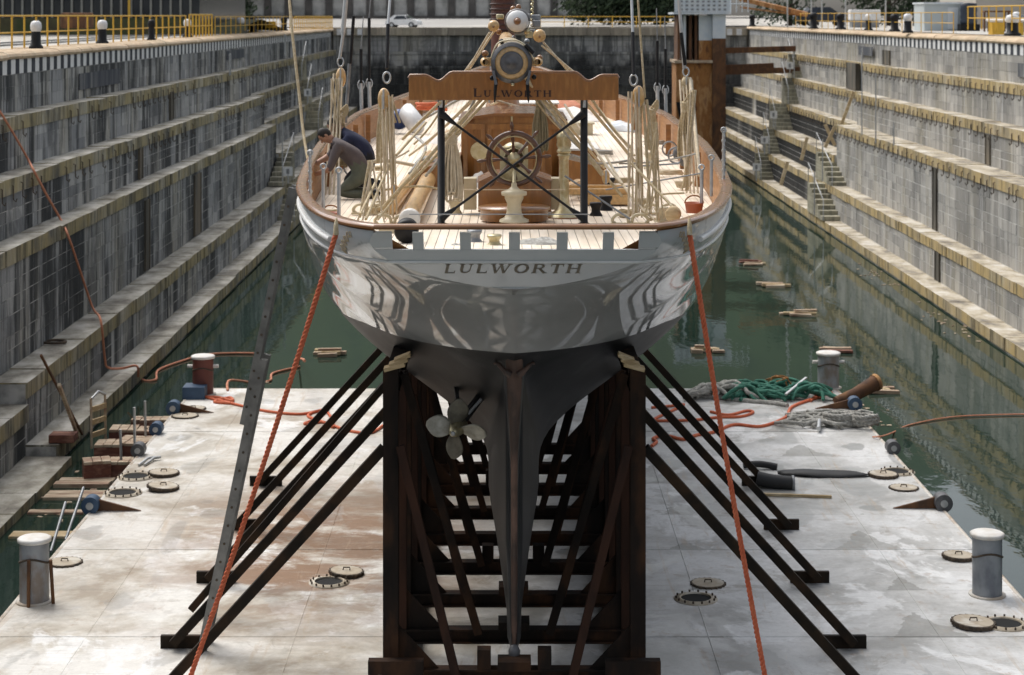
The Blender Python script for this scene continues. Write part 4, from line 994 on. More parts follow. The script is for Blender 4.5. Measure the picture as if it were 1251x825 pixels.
# scroll of gilded leaf work at both quarters
for s in (-1, 1):
    m = MB(); q = random.Random(5)
    for k in range(9):
        Y = 21.36+k*.055; z = -2.52-.03*k+.05
        c = off(Y, z, .008); pts = []
        for j in range(9):
            a = j*.7; r_ = .055*(1-j/11); pp = off(Y+r_*math.cos(a)*.6, z+r_*math.sin(a)*(1 if k % 2 else -1), .009); pts.append(V((AX+s*pp.x, pp.y, pp.z)))
        m.tube(pts, .006, 5)
    m.build('gilded_scroll', GOLD, yt)
# stern openings: broad grey posts
for x in (510.5, 568.5, 628.5, 687, 743.5):
    X = (x-PX)*21.05/F; m = MB()
    m.prism([(X-.062, YT(-2.42), -2.42), (X+.062, YT(-2.42), -2.42), (X+.062, YT(-2.64), -2.64), (X-.062, YT(-2.64), -2.64)], (0, .09, 0)); m.build('stern_post', HULL_W, yt)
MB().prism([(AX-1.39, YT(-2.632)-.002, -2.632), (AX-1.39, YT(-2.632)+.1, -2.632), (AX-1.39, YT(-2.66)+.1, -2.70), (AX-1.39, YT(-2.66)+.0, -2.66)], (2.78, 0, 0)).build('stern_sill', HULL_W, yt)
# rail cap
rp = [V((x, 20.97, -2.375)) for x in np.linspace(-Bf(21), Bf(21), 25)]
side = [Y for Y in YS if Y > 21.05]
path = [V((-Bf(Y), Y, ZR(Y)+.025)) for Y in reversed(side)]+rp+[V((Bf(Y), Y, ZR(Y)+.025)) for Y in side]
fr = []; m = MB()
for i, p in enumerate(path):
    t = (path[min(i+1, len(path)-1)]-path[max(i-1, 0)]); t.z = 0; t.normalize(); n = V((t.y, -t.x, 0))
    rd = [p+n*.055, p+n*.06+V((0, 0, .03)), p+n*.035+V((0, 0, .055)), p-n*.08+V((0, 0, .055)), p-n*.105+V((0, 0, .03)), p-n*.1]
    fr.append([q+V((AX, 0, 0)) for q in rd+[rd[0]]])
m.grid(fr, True); bevel(m.build('rail_cap', VARN_H, yt), .008, 2, 30)
# bulwark inside and deck
m = MB()
for s in (-1, 1):
    m.grid([[V((AX+s*(Bf(Y)-.09), Y+.02, ZR(Y)+.02)), V((AX+s*(half(Y, ZR(Y)-HB(Y)-.02)-.10), max(Y+.02, YT(ZR(Y)-HB(Y)-.02)+.1), ZR(Y)-HB(Y)-.02))] for Y in [21.15+.2*k for k in range(12)]+[23.6+1.2*k for k in range(34)]], True, flip=(s > 0))
m.build('bulwark_lining', BULW_IN, yt)
ZD = lambda Y: ZR(Y)-HB(Y)
HD = lambda Y: half(Y, ZD(Y))
yy = [21.22]+[21.4+.5*k for k in range(12)]+[27.2+1.4*k for k in range(28)]
sub = MB(); sub.grid([[V((AX-HD(Y)+.08, Y+.1, ZD(Y)-.012)), V((AX, Y+.1, ZD(Y)-.012+.05)), V((AX+HD(Y)-.08, Y+.1, ZD(Y)-.012))] for Y in yy], True, True); sub.build('subdeck', CAULK, yt)
pk = MB(); x = -3.25; wdt = .115
while x < 3.25:
    pts = [(Y, max(-HD(Y)+.1, min(x, HD(Y)-.1)), max(-HD(Y)+.1, min(x+wdt-.007, HD(Y)-.1))) for Y in yy]
    for i in range(len(pts)-1):
        if pts[i][2]-pts[i][1] < .01 and pts[i+1][2]-pts[i+1][1] < .01: continue
        y0, a0, b0 = pts[i]; y1, a1, b1 = pts[i+1]; cz = lambda X, Y: ZD(Y)+.05*(1-(X/max(.3, Bf(Y)))**2)
        pk.add([(AX+a0, y0+.1, cz(a0, y0)), (AX+b0, y0+.1, cz(b0, y0)), (AX+b1, y1+.1, cz(b1, y1)), (AX+a1, y1+.1, cz(a1, y1))], [(0, 1, 2, 3)])
    x += wdt
pk.build('deck_planking', TEAK, yt)['kind'] = 'stuff'
# LULWORTH, cut as serifed letters
def glyph(ch):       # strokes in a unit box: (x0,y0,x1,y1,width)
    T_, t_ = .20, .075; sf = lambda x, y, w_=.34: (x-w_/2, y, x+w_/2, y, .05)
    if ch == 'L': return .78, [(.2, 0, .2, 1, T_), (.1, .03, .72, .03, t_), (.72, 0, .72, .26, .06), sf(.2, .975)]
    if ch == 'U': return .95, [(.2, .3, .2, 1, T_), (.2, .3, .3, .08, .16), (.3, .07, .6, .07, .11), (.6, .08, .75, .3, .09), (.75, .3, .75, 1, t_), sf(.2, .975), sf(.75, .975, .3)]
    if ch == 'W': return 1.35, [(.12, 1, .4, 0, T_*.9), (.4, 0, .66, 1, t_), (.62, 1, .92, 0, T_*.9), (.92, 0, 1.2, 1, t_), sf(.12, .975), sf(.62, .975), sf(1.2, .975, .3)]
    if ch == 'O':
        out = []; n = 14
        for k in range(n):
            a, b = 2*math.pi*k/n, 2*math.pi*(k+1)/n; wdt_ = .08+.12*abs(math.cos((a+b)/2))
            out.append((.5+.38*math.cos(a), .5+.47*math.sin(a), .5+.38*math.cos(b), .5+.47*math.sin(b), wdt_))
        return 1.0, out
    if ch == 'R': return .98, [(.2, 0, .2, 1, T_), (.2, .96, .55, .96, t_), (.55, .96, .7, .85, .12), (.7, .86, .7, .64, .16), (.7, .64, .55, .51, .12), (.2, .5, .56, .5, t_), (.5, .5, .86, .0, .17), sf(.2, .025), sf(.9, .025, .25)]
    if ch == 'T': return .9, [(.45, 0, .45, 1, T_), (.06, .96, .84, .96, t_), (.07, .98, .07, .74, .06), (.83, .98, .83, .74, .06), sf(.45, .025)]
    if ch == 'H': return 1.05, [(.2, 0, .2, 1, T_), (.82, 0, .82, 1, T_*.9), (.2, .5, .82, .5, t_), sf(.2, .975), sf(.2, .025), sf(.82, .975), sf(.82, .025)]
def word(txt, fx, x0, x1, h, heights=None):
    """fx(x, y, e) -> world point; e = how far proud"""
    gl = [glyph(c) for c in txt]; gap = .16; tot = sum((g_[0]+gap)*(heights[i] if heights else 1) for i, g_ in enumerate(gl))-gap
    sc = (x1-x0)/tot; cx = x0; outs = []
    for i, (w_, st) in enumerate(gl):
        k = heights[i] if heights else 1; m = MB(); n = 0
        for (a, b, c, d_, t_) in st:
            dx, dy = c-a, d_-b; L = math.hypot(dx, dy) or 1; ux, uy = -dy/L*t_/2, dx/L*t_/2; e = .0035+.0004*n; n += 1
            q = [(a+ux, b+uy), (a-ux, b-uy), (c-ux, d_-uy), (c+ux, d_+uy)]
            P0 = [fx(cx+px_*sc*k, py_*h*k, e) for px_, py_ in q]
            m.prism(P0, fx(cx, 0, -.002)-fx(cx, 0, e)) if False else m.add(P0, [(0, 1, 2, 3)])
            B0 = [fx(cx+px_*sc*k, py_*h*k, -.002) for px_, py_ in q]; m.add(P0+B0, [(0, 4, 5, 1), (1, 5, 6, 2), (2, 6, 7, 3), (3, 7, 4, 0)])
        outs.append(m); cx += (w_+gap)*sc*k
    return outs
def on_transom(x, y, e): z = -2.925+y; X = (x-PX)*21.35/F; return V((X+ y*.25, YT(z)-.002-e, z))
for m in word('LULWORTH', on_transom, 541, 710, .115): m.build('letter', LETTER, yt)
# rudder trailing edge and sternpost
RUD = mat('rudder_copper', [(.085, .043, .028), (.045, .028, .021), (.15, .085, .06)], 2.5, (1, 1, .5), rough=.55)
AFG = mat('antifouling_grey', [(.022, .023, .024), (.04, .041, .042), (.075, .075, .076)], 2, (1, 1, .3), rough=.45)
rd = []
for i in range(14):
    z = -4.50-(8.42-4.50)*i/13; hw = .118*(1-.62*min(1, i/4.5)); y = 24.72+.35*i/13
    rd.append([V((AX-hw, y+.06, z)), V((AX-hw*.8, y, z)), V((AX+hw*.8, y, z)), V((AX+hw, y+.06, z))])
m = MB().grid(rd, True, True); m.build('rudder_edge', RUD, yt)
rd = [[V((AX-.118*(1-.62*min(1, i/4.5)), 24.78+.35*i/13, -4.48-(8.45-4.48)*i/13)), V((AX-WD(25.6)*(1-.5*i/13), 25.62, -4.48-(8.45-4.48)*i/13)), V((AX+WD(25.6)*(1-.5*i/13), 25.62, -4.48-(8.45-4.48)*i/13)), V((AX+.118*(1-.62*min(1, i/4.5)), 24.78+.35*i/13, -4.48-(8.45-4.48)*i/13))] for i in range(14)]
m = MB(); m.grid([[r_[0], r_[1]] for r_ in rd], True); m.grid([[r_[3], r_[2]] for r_ in rd], True, True); m.add(rd[0], [(0, 1, 2, 3)]); m.add(rd[-1], [(3, 2, 1, 0)]); m.build('rudder', AFG, yt)
for s in (-1, 1):
    MB().tube(crv([(AX+s*.05, 24.72, -4.72), (AX+s*.13, 24.72, -4.66), (AX+s*.22, 24.8, -4.58), (AX+s*.26, 24.9, -4.60)], 5), [.045]*5+[.03]*5+[.018]*6, 8).build('rudder_horn', RUD, yt)
MB().lathe([(.001, -.12), (.07, -.1), (.08, .05), (.05, .12), (.001, .14)], (AX, 25.06, -8.5), n=14).build('heel_fitting', DARKM, yt)
# propeller on the ladder side with shaft and strut
pc = aty(557, 525, 25.7); ax = V((.22, 1, .12)).normalized()
prop = MB().lathe([(.001, -.17), (.055, -.15), (.085, -.05), (.11, .06), (.12, .2), (.001, .22)], pc, ax, 20).build('propeller', BRASS, yt, origin=pc)
qm = ax.to_track_quat('Z', 'Y').to_matrix()
for k in range(4):
    a = math.radians(8+90*k); rows = []
    for i in range(9):
        t = i/8; rr = .07+.36*t; wd = .03+.165*math.sin(math.pi*min(1, (.12+t*.9)))**.75*(1 if t < .97 else .35); tw = math.radians(58-38*t)
        rows.append([pc+qm @ (Matrix.Rotation(a, 3, 'Z') @ V((rr, c*wd*math.cos(tw)*.9, c*wd*math.sin(tw)*.6+.02))) for c in (-1, -.8, -.4, 0, .4, .8, 1)])
    if k == 0: BL = [mat('blade_bronze', [(.50, .48, .41), (.30, .28, .22)], 8, rough=.45, metal=.4), mat('shaded_blade_bronze', [(.12, .11, .085), (.22, .20, .155)], 7, rough=.55, metal=.3)]  # upright blades twist out of the light; that shade is put in their colour
    o = MB().grid(rows, True).build('blade', BL[k % 2], prop)
    so = o.modifiers.new('thick', 'SOLIDIFY'); so.thickness = .014
MB().lathe([(.001, -.02), (.028, -.02), (.035, 0), (.028, .0)], pc-ax*.165, ax, 12).build('nut', GALV, prop)
MB().tube([pc+ax*.2, pc+ax*2.2+V((.0, 0, .1))], .035, 8).build('propeller_shaft', DARKM, yt)
MB().beam(pc+ax*.28, aty(592, 478, 26.6), .05, .14).build('shaft_strut', AFG, yt)
MB().beam(pc+ax*.28, aty(556, 470, 27.2), .05, .12).build('shaft_strut', AFG, yt)
MB().tube([aty(588, 488, 25.9), aty(572, 506, 25.75)], .022, 6).build('strut_bolt', GALV, yt)

# ---------------- deck gear
def on_deck(px, py):
    z = -2.75
    for _ in range(6): p = at(px, py, z); z = ZD(min(66, max(21, p.y)))+.04
    return p
# deckhouse with curved front and cambered roof
o = empty('deckhouse', on_deck(628, 232), parent=yt)
hx, hy, hz0, hz1 = .86, 31.0, -2.86, -1.74
front = [(-hx, .25), (-hx+.22, .03), (-.3, -.03), (.3, -.03), (hx-.22, .03), (hx, .25)]
m = MB()
rows = [[V((AX+x, hy+y, hz0)) for x, y in front], [V((AX+x, hy+y, hz1+.13*(1-(x/hx)**2))) for x, y in front]]
m.grid(rows, False)
for s in (-1, 1): m.add([V((AX+s*hx, hy+.25, hz0)), V((AX+s*hx, hy+2.6, hz0)), V((AX+s*hx, hy+2.6, hz1)), V((AX+s*hx, hy+.25, hz1))], [(0, 1, 2, 3)])
m.build('wall', VARN, o)
rf = [[V((AX+x*1.05, hy+y-.05 if j == 0 else hy+2.6, hz1+.025+.13*(1-(x/hx)**2))) for x, y in front] for j in (0, 1)]
m = MB().grid(rf, True); m.grid([rf[0], [p-V((0, 0, .05)) for p in rf[0]]], True, True); m.build('roof', VARN_H, o)
for x0, x1 in ((-.82, -.46), (-.42, -.03), (.03, .42), (.46, .82)):
    y_ = hy-.035 if abs(x0+x1) < 1 else hy+.0
    f_ = MB()
    zt = hz1-.04
    for (a, b, c, d_) in ((x0, x1, zt-.09, zt), (x0, x1, hz0+.06, hz0+.16), (x0, x0+.07, hz0+.161, zt-.091), (x1-.07, x1, hz0+.161, zt-.091)): f_.box(AX+a, AX+b, y_-.025, y_+.0, c, d_)
    f_.build('door_frame' if abs(x0+x1) < 1 else 'panel_frame', VARN, o)
MB().tube([V((AX-.02, hy-.06, hz1+.1)), V((AX-.02, hy-.06, hz1-.4))], .02, 6).build('hasp', BRASS, o)
MB().cyl((AX-.55, hy-.06, -2.22), .15, .03, (0, -1, 0), 20).build('brass_bell_plate', BRASS, o)
# hatch boxes either side in front of the deckhouse
for s, lab in ((-1, 'l'), (1, 'r')):
    b = MB().prism([(AX+s*.86, 30.2, -2.82), (AX+s*1.5, 30.2, -2.82), (AX+s*1.5, 30.2, -2.45), (AX+s*.86, 30.2, -2.3)], (0, 1.6, 0)).build('side_locker', VARN, yt)
# steering wheel on a cream pedestal
wc = aty(628, 194, 25.3); wheel = empty('steering_wheel', wc, parent=yt)
ra, rb = .345, .305
rim = MB(); rim.tube([wc+V((ra*math.cos(a), 0, ra*math.sin(a))) for a in [2*math.pi*k/40 for k in range(41)]], .034, 8); rim.build('rim', WHEELW, wheel)
MB().tube([wc+V((.30*math.cos(a), -.02, .30*math.sin(a))) for a in [2*math.pi*k/40 for k in range(41)]], .008, 6).build('brass_ring', BRASS, wheel)
s0 = None
for k in range(8):
    a = math.radians(90+45*k+4)
    prf = [(.018, .06), (.024, .12), (.016, .2), (.026, .27), (.022, .33), (.015, .39), (.026, .43), (.022, .47), (.010, .50)]
    MB().lathe(prf, wc, (math.cos(a), 0, math.sin(a)), 8).build('spoke', WHEELW, wheel)
MB().lathe([(.001, -.07), (.03, -.065), (.045, -.03), (.085, -.02), (.09, .04), (.04, .06), (.001, .06)], wc, (0, 1, 0), 20).build('hub', BRASS, wheel)
MB().lathe([(.14, 0), (.15, .005), (.15, .02), (.001, .03)], wc+V((0, .05, 0)), (0, 1, 0), 8).build('hub_plate', BRASS, wheel)
pd = V((wc.x, 25.05, -2.74))
o = empty('wheel_pedestal', pd, parent=yt)
MB().lathe([(.20, 0), (.195, .03), (.13, .06), (.10, .13), (.092, .24), (.115, .29), (.125, .31), (.125, .34), (.17, .355), (.17, .40), (.11, .42), (.07, .44), (.04, .47), (.035, .52)], pd, n=20).build('column', CREAM, o)
m = MB(); m.tube([pd+V((0, .05, .48)), wc+V((0, .12, 0))], .028, 10); m.build('shaft_housing', BRASS, o)
MB().box(wc.x-.19, wc.x+.19, 25.42, 25.72, -2.22, -1.78).build('gear_housing', BRASS, o)
MB().ball((wc.x, 25.55, -1.80), .15, 16, .6).build('gear_dome', BRASS, o)
# oval bench and steering box behind the wheel
b = MB().lathe([(.001, 0), (.46, 0), (.46, .13), (.49, .135), (.49, .17), (.001, .18)], (AX+.0, 25.55, -2.76), n=32).build('wheel_grating_box', VARN, yt)
o = empty('steering_box', (AX+.02, 26.6, -2.76), parent=yt)
MB().prism([(AX-.50, 26.3, -2.74), (AX+.52, 26.3, -2.74), (AX+.52, 26.3, -2.32), (AX+.3, 26.3, -2.24), (AX-.3, 26.3, -2.24), (AX-.50, 26.3, -2.34)], (0, .9, 0)).build('case', VARN, o)
MB().prism([(AX-.52, 26.25, -2.325), (AX+.54, 26.25, -2.305), (AX+.3, 26.25, -2.222), (AX-.3, 26.25, -2.222)], (0, 1, 0)).build('lid', VARN_H, o)
for s in (-1, 1): MB().box(AX+s*.62-.09, AX+s*.62+.09, 26.6, 26.9, -2.74, -2.30).build('side_post', CREAM, o)
# brass binnacle column
pb = on_deck(689, 267)
o = empty('binnacle', pb, parent=yt)
MB().lathe([(.25, 0), (.25, .03), (.001, .03)], pb, n=24).build('wood_base', VARN_H, o)
MB().lathe([(.22, .03), (.2, .06), (.11, .13), (.075, .22), (.065, .8), (.075, .86), (.10, .88), (.07, .9)], pb, n=20).build('column', BRASS, o)
MB().lathe([(.07, .9), (.10, .92), (.10, .95), (.085, .97), (.105, 1.02), (.095, 1.1), (.11, 1.13), (.08, 1.2), (.001, 1.22)], pb, n=20).build('head', BRASS, o)
# nameboard on two black stanchions
o = empty('boom_crutch', (AX, 24.75, -2.75), parent=yt)
by = 24.75
sx0, sx1 = (539-PX)*by/F, (713.5-PX)*by/F
for sx in (sx0, sx1):
    MB().lathe([(.085, 0), (.085, .02), (.05, .03), (.048, 1.9), (.001, 1.92)], (sx, by, -2.75), n=14).build('stanchion', BLACK, o)
    MB().box(sx-.07, sx+.07, by-.07, by-.048, -1.1, -.88).build('bracket', BLACK, o)
    MB().tube([(sx, by-.09, -1.2), (sx+.01, by-.09, -1.0)], .022, 8).build('bolt', GALV, o)
for (a, b) in (((sx0, 24.68, -2.66), (sx1, 24.70, -1.28)), ((sx1, 24.64, -2.66), (sx0, 24.66, -1.28))):
    a, b = V(a), V(b); m = MB().tube([a.lerp(b, .08), a.lerp(b, .92)], .017, 8); m.tube([a, a.lerp(b, .10)], [.055, .022], 8); m.tube([b, b.lerp(a, .10)], [.055, .022], 8); m.build('cross_stay', BLACK, o)
bl = (500-PX)*by/F; br = (755-PX)*by/F; W_ = br-bl
prof = [(0, 0), (W_, 0), (W_, .28), (W_-.015, .315), (W_-.2, .315)]
for k in range(1, 13):
    t = k/12; prof.append((W_-.2-.38*t, .315-.075*(1-math.cos(2*math.pi*t))/2*1.0 if t <= .5 else .24+.115*(1-math.cos(math.pi*(t-.5)*2))/2))
mid = [(W_-.58, .355), (W_/2, .355), (.58, .355)]
lf = [(W_-x, z) for x, z in prof[:1:-1]]
poly = prof[:1]+prof[1:]+mid[1:2]+[(W_-x, z) for x, z in reversed(prof[2:])]
pl = [(bl+x, by-.12, -1.105+z) for x, z in poly]
brd = bevel(MB().prism(pl, (0, .045, 0)).build('nameboard', VARN, o), .006, 2)
edge = MB().tube([V(p)+V((0, .022, .012)) for p in pl[2:]], .02, 6); edge.build('board_edge', VARN_H, o)
def on_board(x, y, e): return V(((x-PX)*by/F, by-.121-e, -1.06+y))
for m in word('LULWORTH', on_board, 578, 674, .085, [1.3]+[1]*7): m.build('letter', mat('board_letter', [(.035, .010, .008)], 9, rough=.4) if 'board_letter' not in bpy.data.materials else bpy.data.materials['board_letter'], o)
# boom: end cap facing aft, lying in the crutch
bc = aty(625, 77, 24.25); bd = V((-.008, 1, .012)).normalized()
o = empty('boom', bc, parent=yt)
MB().lathe([(.26, .05), (.30, .07), (.31, .3), (.28, .5), (.26, 3), (.27, 9), (.22, 15.5)], bc, bd, 32).build('spar', SPAR, o)
MB().lathe([(.325, -.04), (.395, -.02), (.405, .05), (.395, .13), (.33, .15)], bc, bd, 40).build('end_band', DARKM, o)
MB().lathe([(.22, -.02), (.32, -.035), (.33, .02)], bc, bd, 40).build('end_grain_ring', BOOMW, o)
MB().lathe([(.001, -.045), (.05, -.045), (.06, -.03), (.17, -.025), (.225, -.035), (.23, 0)], bc, bd, 40).build('end_plate', DARKM, o)
for s in (-1, 1):
    MB().lathe([(.001, -.16), (.075, -.15), (.09, -.05), (.09, .06), (.06, .1)], bc+V((s*.52, .1, .02)), (s*-.12, -1, 0), 14).build('sheave_cheek', SPAR, o)
    MB().box(bc.x+s*.42-.1, bc.x+s*.42+.1, bc.y+.05, bc.y+.2, bc.z-.07, bc.z+.1).build('band_lug', BOOMW, o)
    MB().lathe([(.001, -.36), (.012, -.35), (.028, -.22), (.036, .0), (.03, .10), (.001, .12)], bc+V((s*.31, .0, -.42)), (s*-.06, 0, 1), 12).build('shackle_pin', BLACK, o)
    MB().beam(bc+V((s*.36, -.02, -.15)), bc+V((s*.30, -.06, -.42)), .055, .05, (0, 1, 0)).build('shackle', DARKM, o)
MB().ball(bc+V((.02, -.02, -.42)), .035, 10).build('bolt', BRASS, o)
ls = MB()
for k in range(5): ls.tube(crv([bc+V((-.33+.03*k, .1+.06*k, .14)), bc+V((-.22, .1+.06*k, .33+.02*k)), bc+V((0, .08+.05*k, .41+.015*k)), bc+V((.22, .1+.06*k, .33)), bc+V((.34, .1, .16-.02*k))], 6), .022, 6)
ls.build('lashing', MANILA_P, o)
MB().tube(crv([bc+V((-.4, .02, .1)), bc+V((-.28, .0, .37)), bc+V((-.08, .0, .44)), bc+V((.12, 0, .43)), bc+V((.3, 0, .3)), bc+V((.46, .05, .0))], 6), .016, 8).build('saddle', CREAM, o)
MB().tube([bc+V((.27, -.0, .36)), bc+V((.43, .02, .19))], .045, 10).build('dark_clamp', BLACK, o)
for dx, dz, r_ in ((-.52, .18, .07), (.55, .1, .06), (-.38, -.3, .05), (.44, -.28, .05), (-.2, .42, .05), (.3, .42, .055)):
    MB().lathe([(.001, -.05), (r_*.8, -.045), (r_, 0), (r_*.8, .045), (.001, .05)], bc+V((dx, .1, dz)), (0, 1, .3), 12).build('small_fitting', [GREYM, VARN_H, BLACK][int(abs(dx*100)) % 3], o)
o.scale = (.66, 1, .66)
# gaff end above with white sail tie
gc = aty(632, 26, 25.0); o = empty('gaff', gc, parent=yt)
MB().lathe([(.12, .3), (.12, 4), (.1, 9)], gc, V((-.01, 1, -.004)), 24).build('spar', VARN, o)
MB().lathe([(.05, .0), (.13, .02), (.15, .12), (.14, .3), (.121, .32)], gc, V((-.01, 1, -.004)), 24).build('white_end', WHITE, o)
MB().lathe([(.001, -.07), (.03, -.06), (.05, 0), (.05, .03)], gc, (0, 1, 0), 14).build('end_plug', VARN_H, o)
MB().lathe([(.155, .1), (.17, .12), (.17, .2), (.155, .22)], gc, (0, 1, 0), 24).build('end_band', DARKM, o)
for k, (x_, y_, r_) in enumerate(((603, 32, .075), (659, 44, .085))):
    c = aty(x_, y_, 24.9); bq = MB().lathe([(.001, -.06), (r_*.7, -.055), (r_, -.02), (r_, .05), (r_*.7, .08), (.001, .085)], c, (0, 1, .15), 18).build('wood_block', SPAR, o)
    MB().lathe([(.001, -.075), (.016, -.07), (.016, -.05)], c, (0, 1, .15), 8).build('pin', VARN_H, bq)
q = random.Random(3)
for k in range(14):
    a = q.uniform(0, 6.28); c = gc+V((math.cos(a)*q.uniform(.17, .30), .15+q.uniform(0, .4), math.sin(a)*q.uniform(.14, .26)-.02))
    if k % 2: bevel(MB().cbox(c, q.uniform(.05, .12), .1, q.uniform(.05, .1), q.uniform(0, 3)).build('fitting', [VARN_H, GREYM, CREAM, BRASS][k % 4], o), .015)
    else: MB().ball(c, q.uniform(.025, .045), 10).build('fitting', [VARN_H, GREYM, VARN, BRASS][(k//2) % 4], o)
ch = MB()
for k in range(16):
    c = aty(650, 22, 25.4)+V((.012*(k % 2), 0, .035*k-.1)); ch.lathe([(.012, -.012), (.024, 0), (.012, .012), (.006, 0), (.012, -.012)], c, (k % 2, 1-k % 2, .2), 8)
ch.build('chain', BRASS, o)
# mast with hoops
mx = (614.5-PX)*40/F; o = empty('mast', (mx, 40, -2.7), parent=yt)
MB().lathe([(.25, 0), (.255, 3), (.24, 12)], (mx, 40, -2.7), n=24).build('pole', MASTW, o)
hp = None
for k in range(16):
    z = -.3+.11*k
    if hp is None: hp = MB().lathe([(.255, -.02), (.285, -.02), (.285, .02), (.255, .02)], (mx, 40, z), n=24).build('mast_hoop', mat('dark_hoop', [(.05, .018, .013)], 4, rough=.4), o)
    else: c = hp.copy(); COL.objects.link(c); c.location = hp.location+V((0, 0, .11*k))
MB().lathe([(.42, 0), (.42, .5), (.34, .9), (.27, 1.0)], (mx, 39.9, -2.7), n=20).build('mast_coat', VARN, o)
# skylight right of the wheel
sk = on_deck(718, 252); o = empty('skylight', sk, parent=yt)
MB().box(sk.x-.02, sk.x+.62, sk.y, sk.y+1.3, -2.8, -2.66).build('coaming', SPAR, o)
for k in range(2): MB().box(sk.x-.33, sk.x+.6, sk.y+.1+.62*k, sk.y+.22+.62*k, -2.655, -2.58).build('bar', SPAR, o)
MB().beam((sk.x-.62, sk.y-.25, -2.66), (sk.x-.05, sk.y+1.5, -2.6), .12, .1).build('rail', SPAR, o)
# covered hatches, whites and small deck furniture far forward
def deck_box(px, py, wx, wy, h, m_, nm='deck_locker', top=None):
    p = on_deck(px, py); p.z = ZD(p.y); b = bevel(MB().box(p.x-wx/2, p.x+wx/2, p.y, p.y+wy, p.z, p.z+h).build(nm, m_, yt), .02)
    if top: bevel(MB().box(p.x-wx/2-.04, p.x+wx/2+.04, p.y-.04, p.y+wy+.04, p.z+h, p.z+h+.04).build('lid', top, b), .01)
deck_box(696, 205, 1.0, 1.6, .35, VARN, 'companion_hatch', CLOTHW); deck_box(700, 165, .9, .6, .28, CREAM, 'vent_box', CREAM); deck_box(592, 160, 1.2, 2, .35, VARN, 'forward_hatch', CLOTHW)
deck_box(652, 150, 1.2, 3, .5, VARN, 'forward_deckhouse', CLOTHW); deck_box(545, 208, .5, .9, .3, CREAM, 'white_locker'); deck_box(480, 285, .35, .25, .12, CREAM, 'cleat_base')
# winches, cleats, rope clutches
def winch(px, py, r_, h, m_=BRASS):
    p = on_deck(px, py); p.z = ZD(p.y)+.03; MB().lathe([(r_*1.1, 0), (r_, h*.15), (r_*.7, h*.35), (r_*.72, h*.6), (r_, h*.85), (r_*.95, h), (.001, h)], p, n=18).build('winch', m_, yt)
for a in ((740, 257, .10, .22, BLACK), (728, 264, .09, .2, BLACK), (744, 232, .1, .2, BLACK), (556, 262, .1, .22, CREAM), (808, 270, .10, .2, CREAM), (580, 296, .09, .16, GREYM), (604, 300, .09, .14, BRASS), (795, 205, .12, .3, CREAM), (838, 198, .13, .3, VARN)): winch(*a)
def fairlead(px, py):
    p = on_deck(px, py); m = MB()
    for s in (-1, 1): m.tube(crv([p+V((s*.02, 0, .03)), p+V((s*.05, 0, .12)), p+V((s*.17, 0, .14)), p+V((s*.24, 0, .07)), p+V((s*.20, 0, .02))], 5), .022, 6)
    m.beam(p+V((-.26, 0, .015)), p+V((.26, 0, .015)), .1, .03); m.build('fairlead', CREAM, yt)
for a in ((770, 275), (480, 276), (452, 262), (806, 262)): fairlead(*a)
for px, py in ((437, 276), (795, 275)): pass
# stanchions along the bulwark
for px, y0, y1, Y in ((395, 207, 268, 23.6), (414, 212, 270, 22.6), (379, 190, 252, 25), (857, 208, 252, 24), (869, 196, 240, 25), (884, 162, 230, 26.5)):
    a, b = aty(px, y1, Y), aty(px, y0, Y)
    o = MB().tube([a, b], .022, 8); o.tube([b+V((.035*math.cos(k*.7854), 0, .035+.035*math.sin(k*.7854))) for k in range(9)], .012, 6); o.build('rail_stanchion', GALV, yt)
for px, py, Y in ((379, 186, 25), (884, 160, 26.5)):
    m = MB()
    for k in range(12): c = aty(px+.6*(k % 2), py+6*k, Y); m.lathe([(.018, -.014), (.034, 0), (.018, .014), (.01, 0), (.018, -.014)], c, (k % 2, 1-k % 2, .3), 8)
    m.build('lifeline_chain', GALV, yt)
# ventilation stanchion frames (bulwark knees) seen inside
for s in (-1, 1):
    for k in range(8):
        Y = 31+k*3.2; b = Bf(Y)-.04; MB().box(AX+s*(b-.20) if s > 0 else AX+s*(b-.10), AX+s*(b-.10) if s > 0 else AX+s*(b-.20), Y, Y+.07, ZD(Y), ZR(Y)).build('bulwark_knee', BULW_IN, yt)

# ---------------- rigging
def wire(pts, r, m_, nm='wire'): return MB().tube(pts, r, 6).build(nm, m_, yt)
def thimble(c, m_=GALV, r=.05):
    MB().tube([V(c)+V((r*math.cos(k*.5236), 0, r*1.5*math.sin(k*.5236))) for k in range(13)], .014, 6).build('thimble', m_, yt)
def block(c, w_, h, m_=SPAR, ax=(0, 1, 0)):
    b = MB().lathe([(.001, -.07), (w_*.6, -.065), (w_*.9, -.04), (w_, 0), (w_*.9, .04), (w_*.6, .065), (.001, .07)], (0, 0, 0), (0, 1, 0), 20)
    b.v = [(V(c).x+x, V(c).y+y, V(c).z+z*h/w_) for x, y, z in b.v]; bo = b.build('block', m_, yt)
    MB().tube([V(c)+V((0, -.08, h*.9)), V(c)+V((0, -.085, -h*.9))], .014, 6).build('strop', GALV, bo); return bo
def fall(a, b, n, spread0, spread1, m_=MANILA_P, r=.018):
    a, b = V(a), V(b)
    for k in range(n):
        t = (k/(n-1)-.5) if n > 1 else 0
        wire([a+V((t*spread0, .03*math.sin(k*2), 0)), b+V((t*spread1, 0, 0))], r, m_, 'rope_fall')
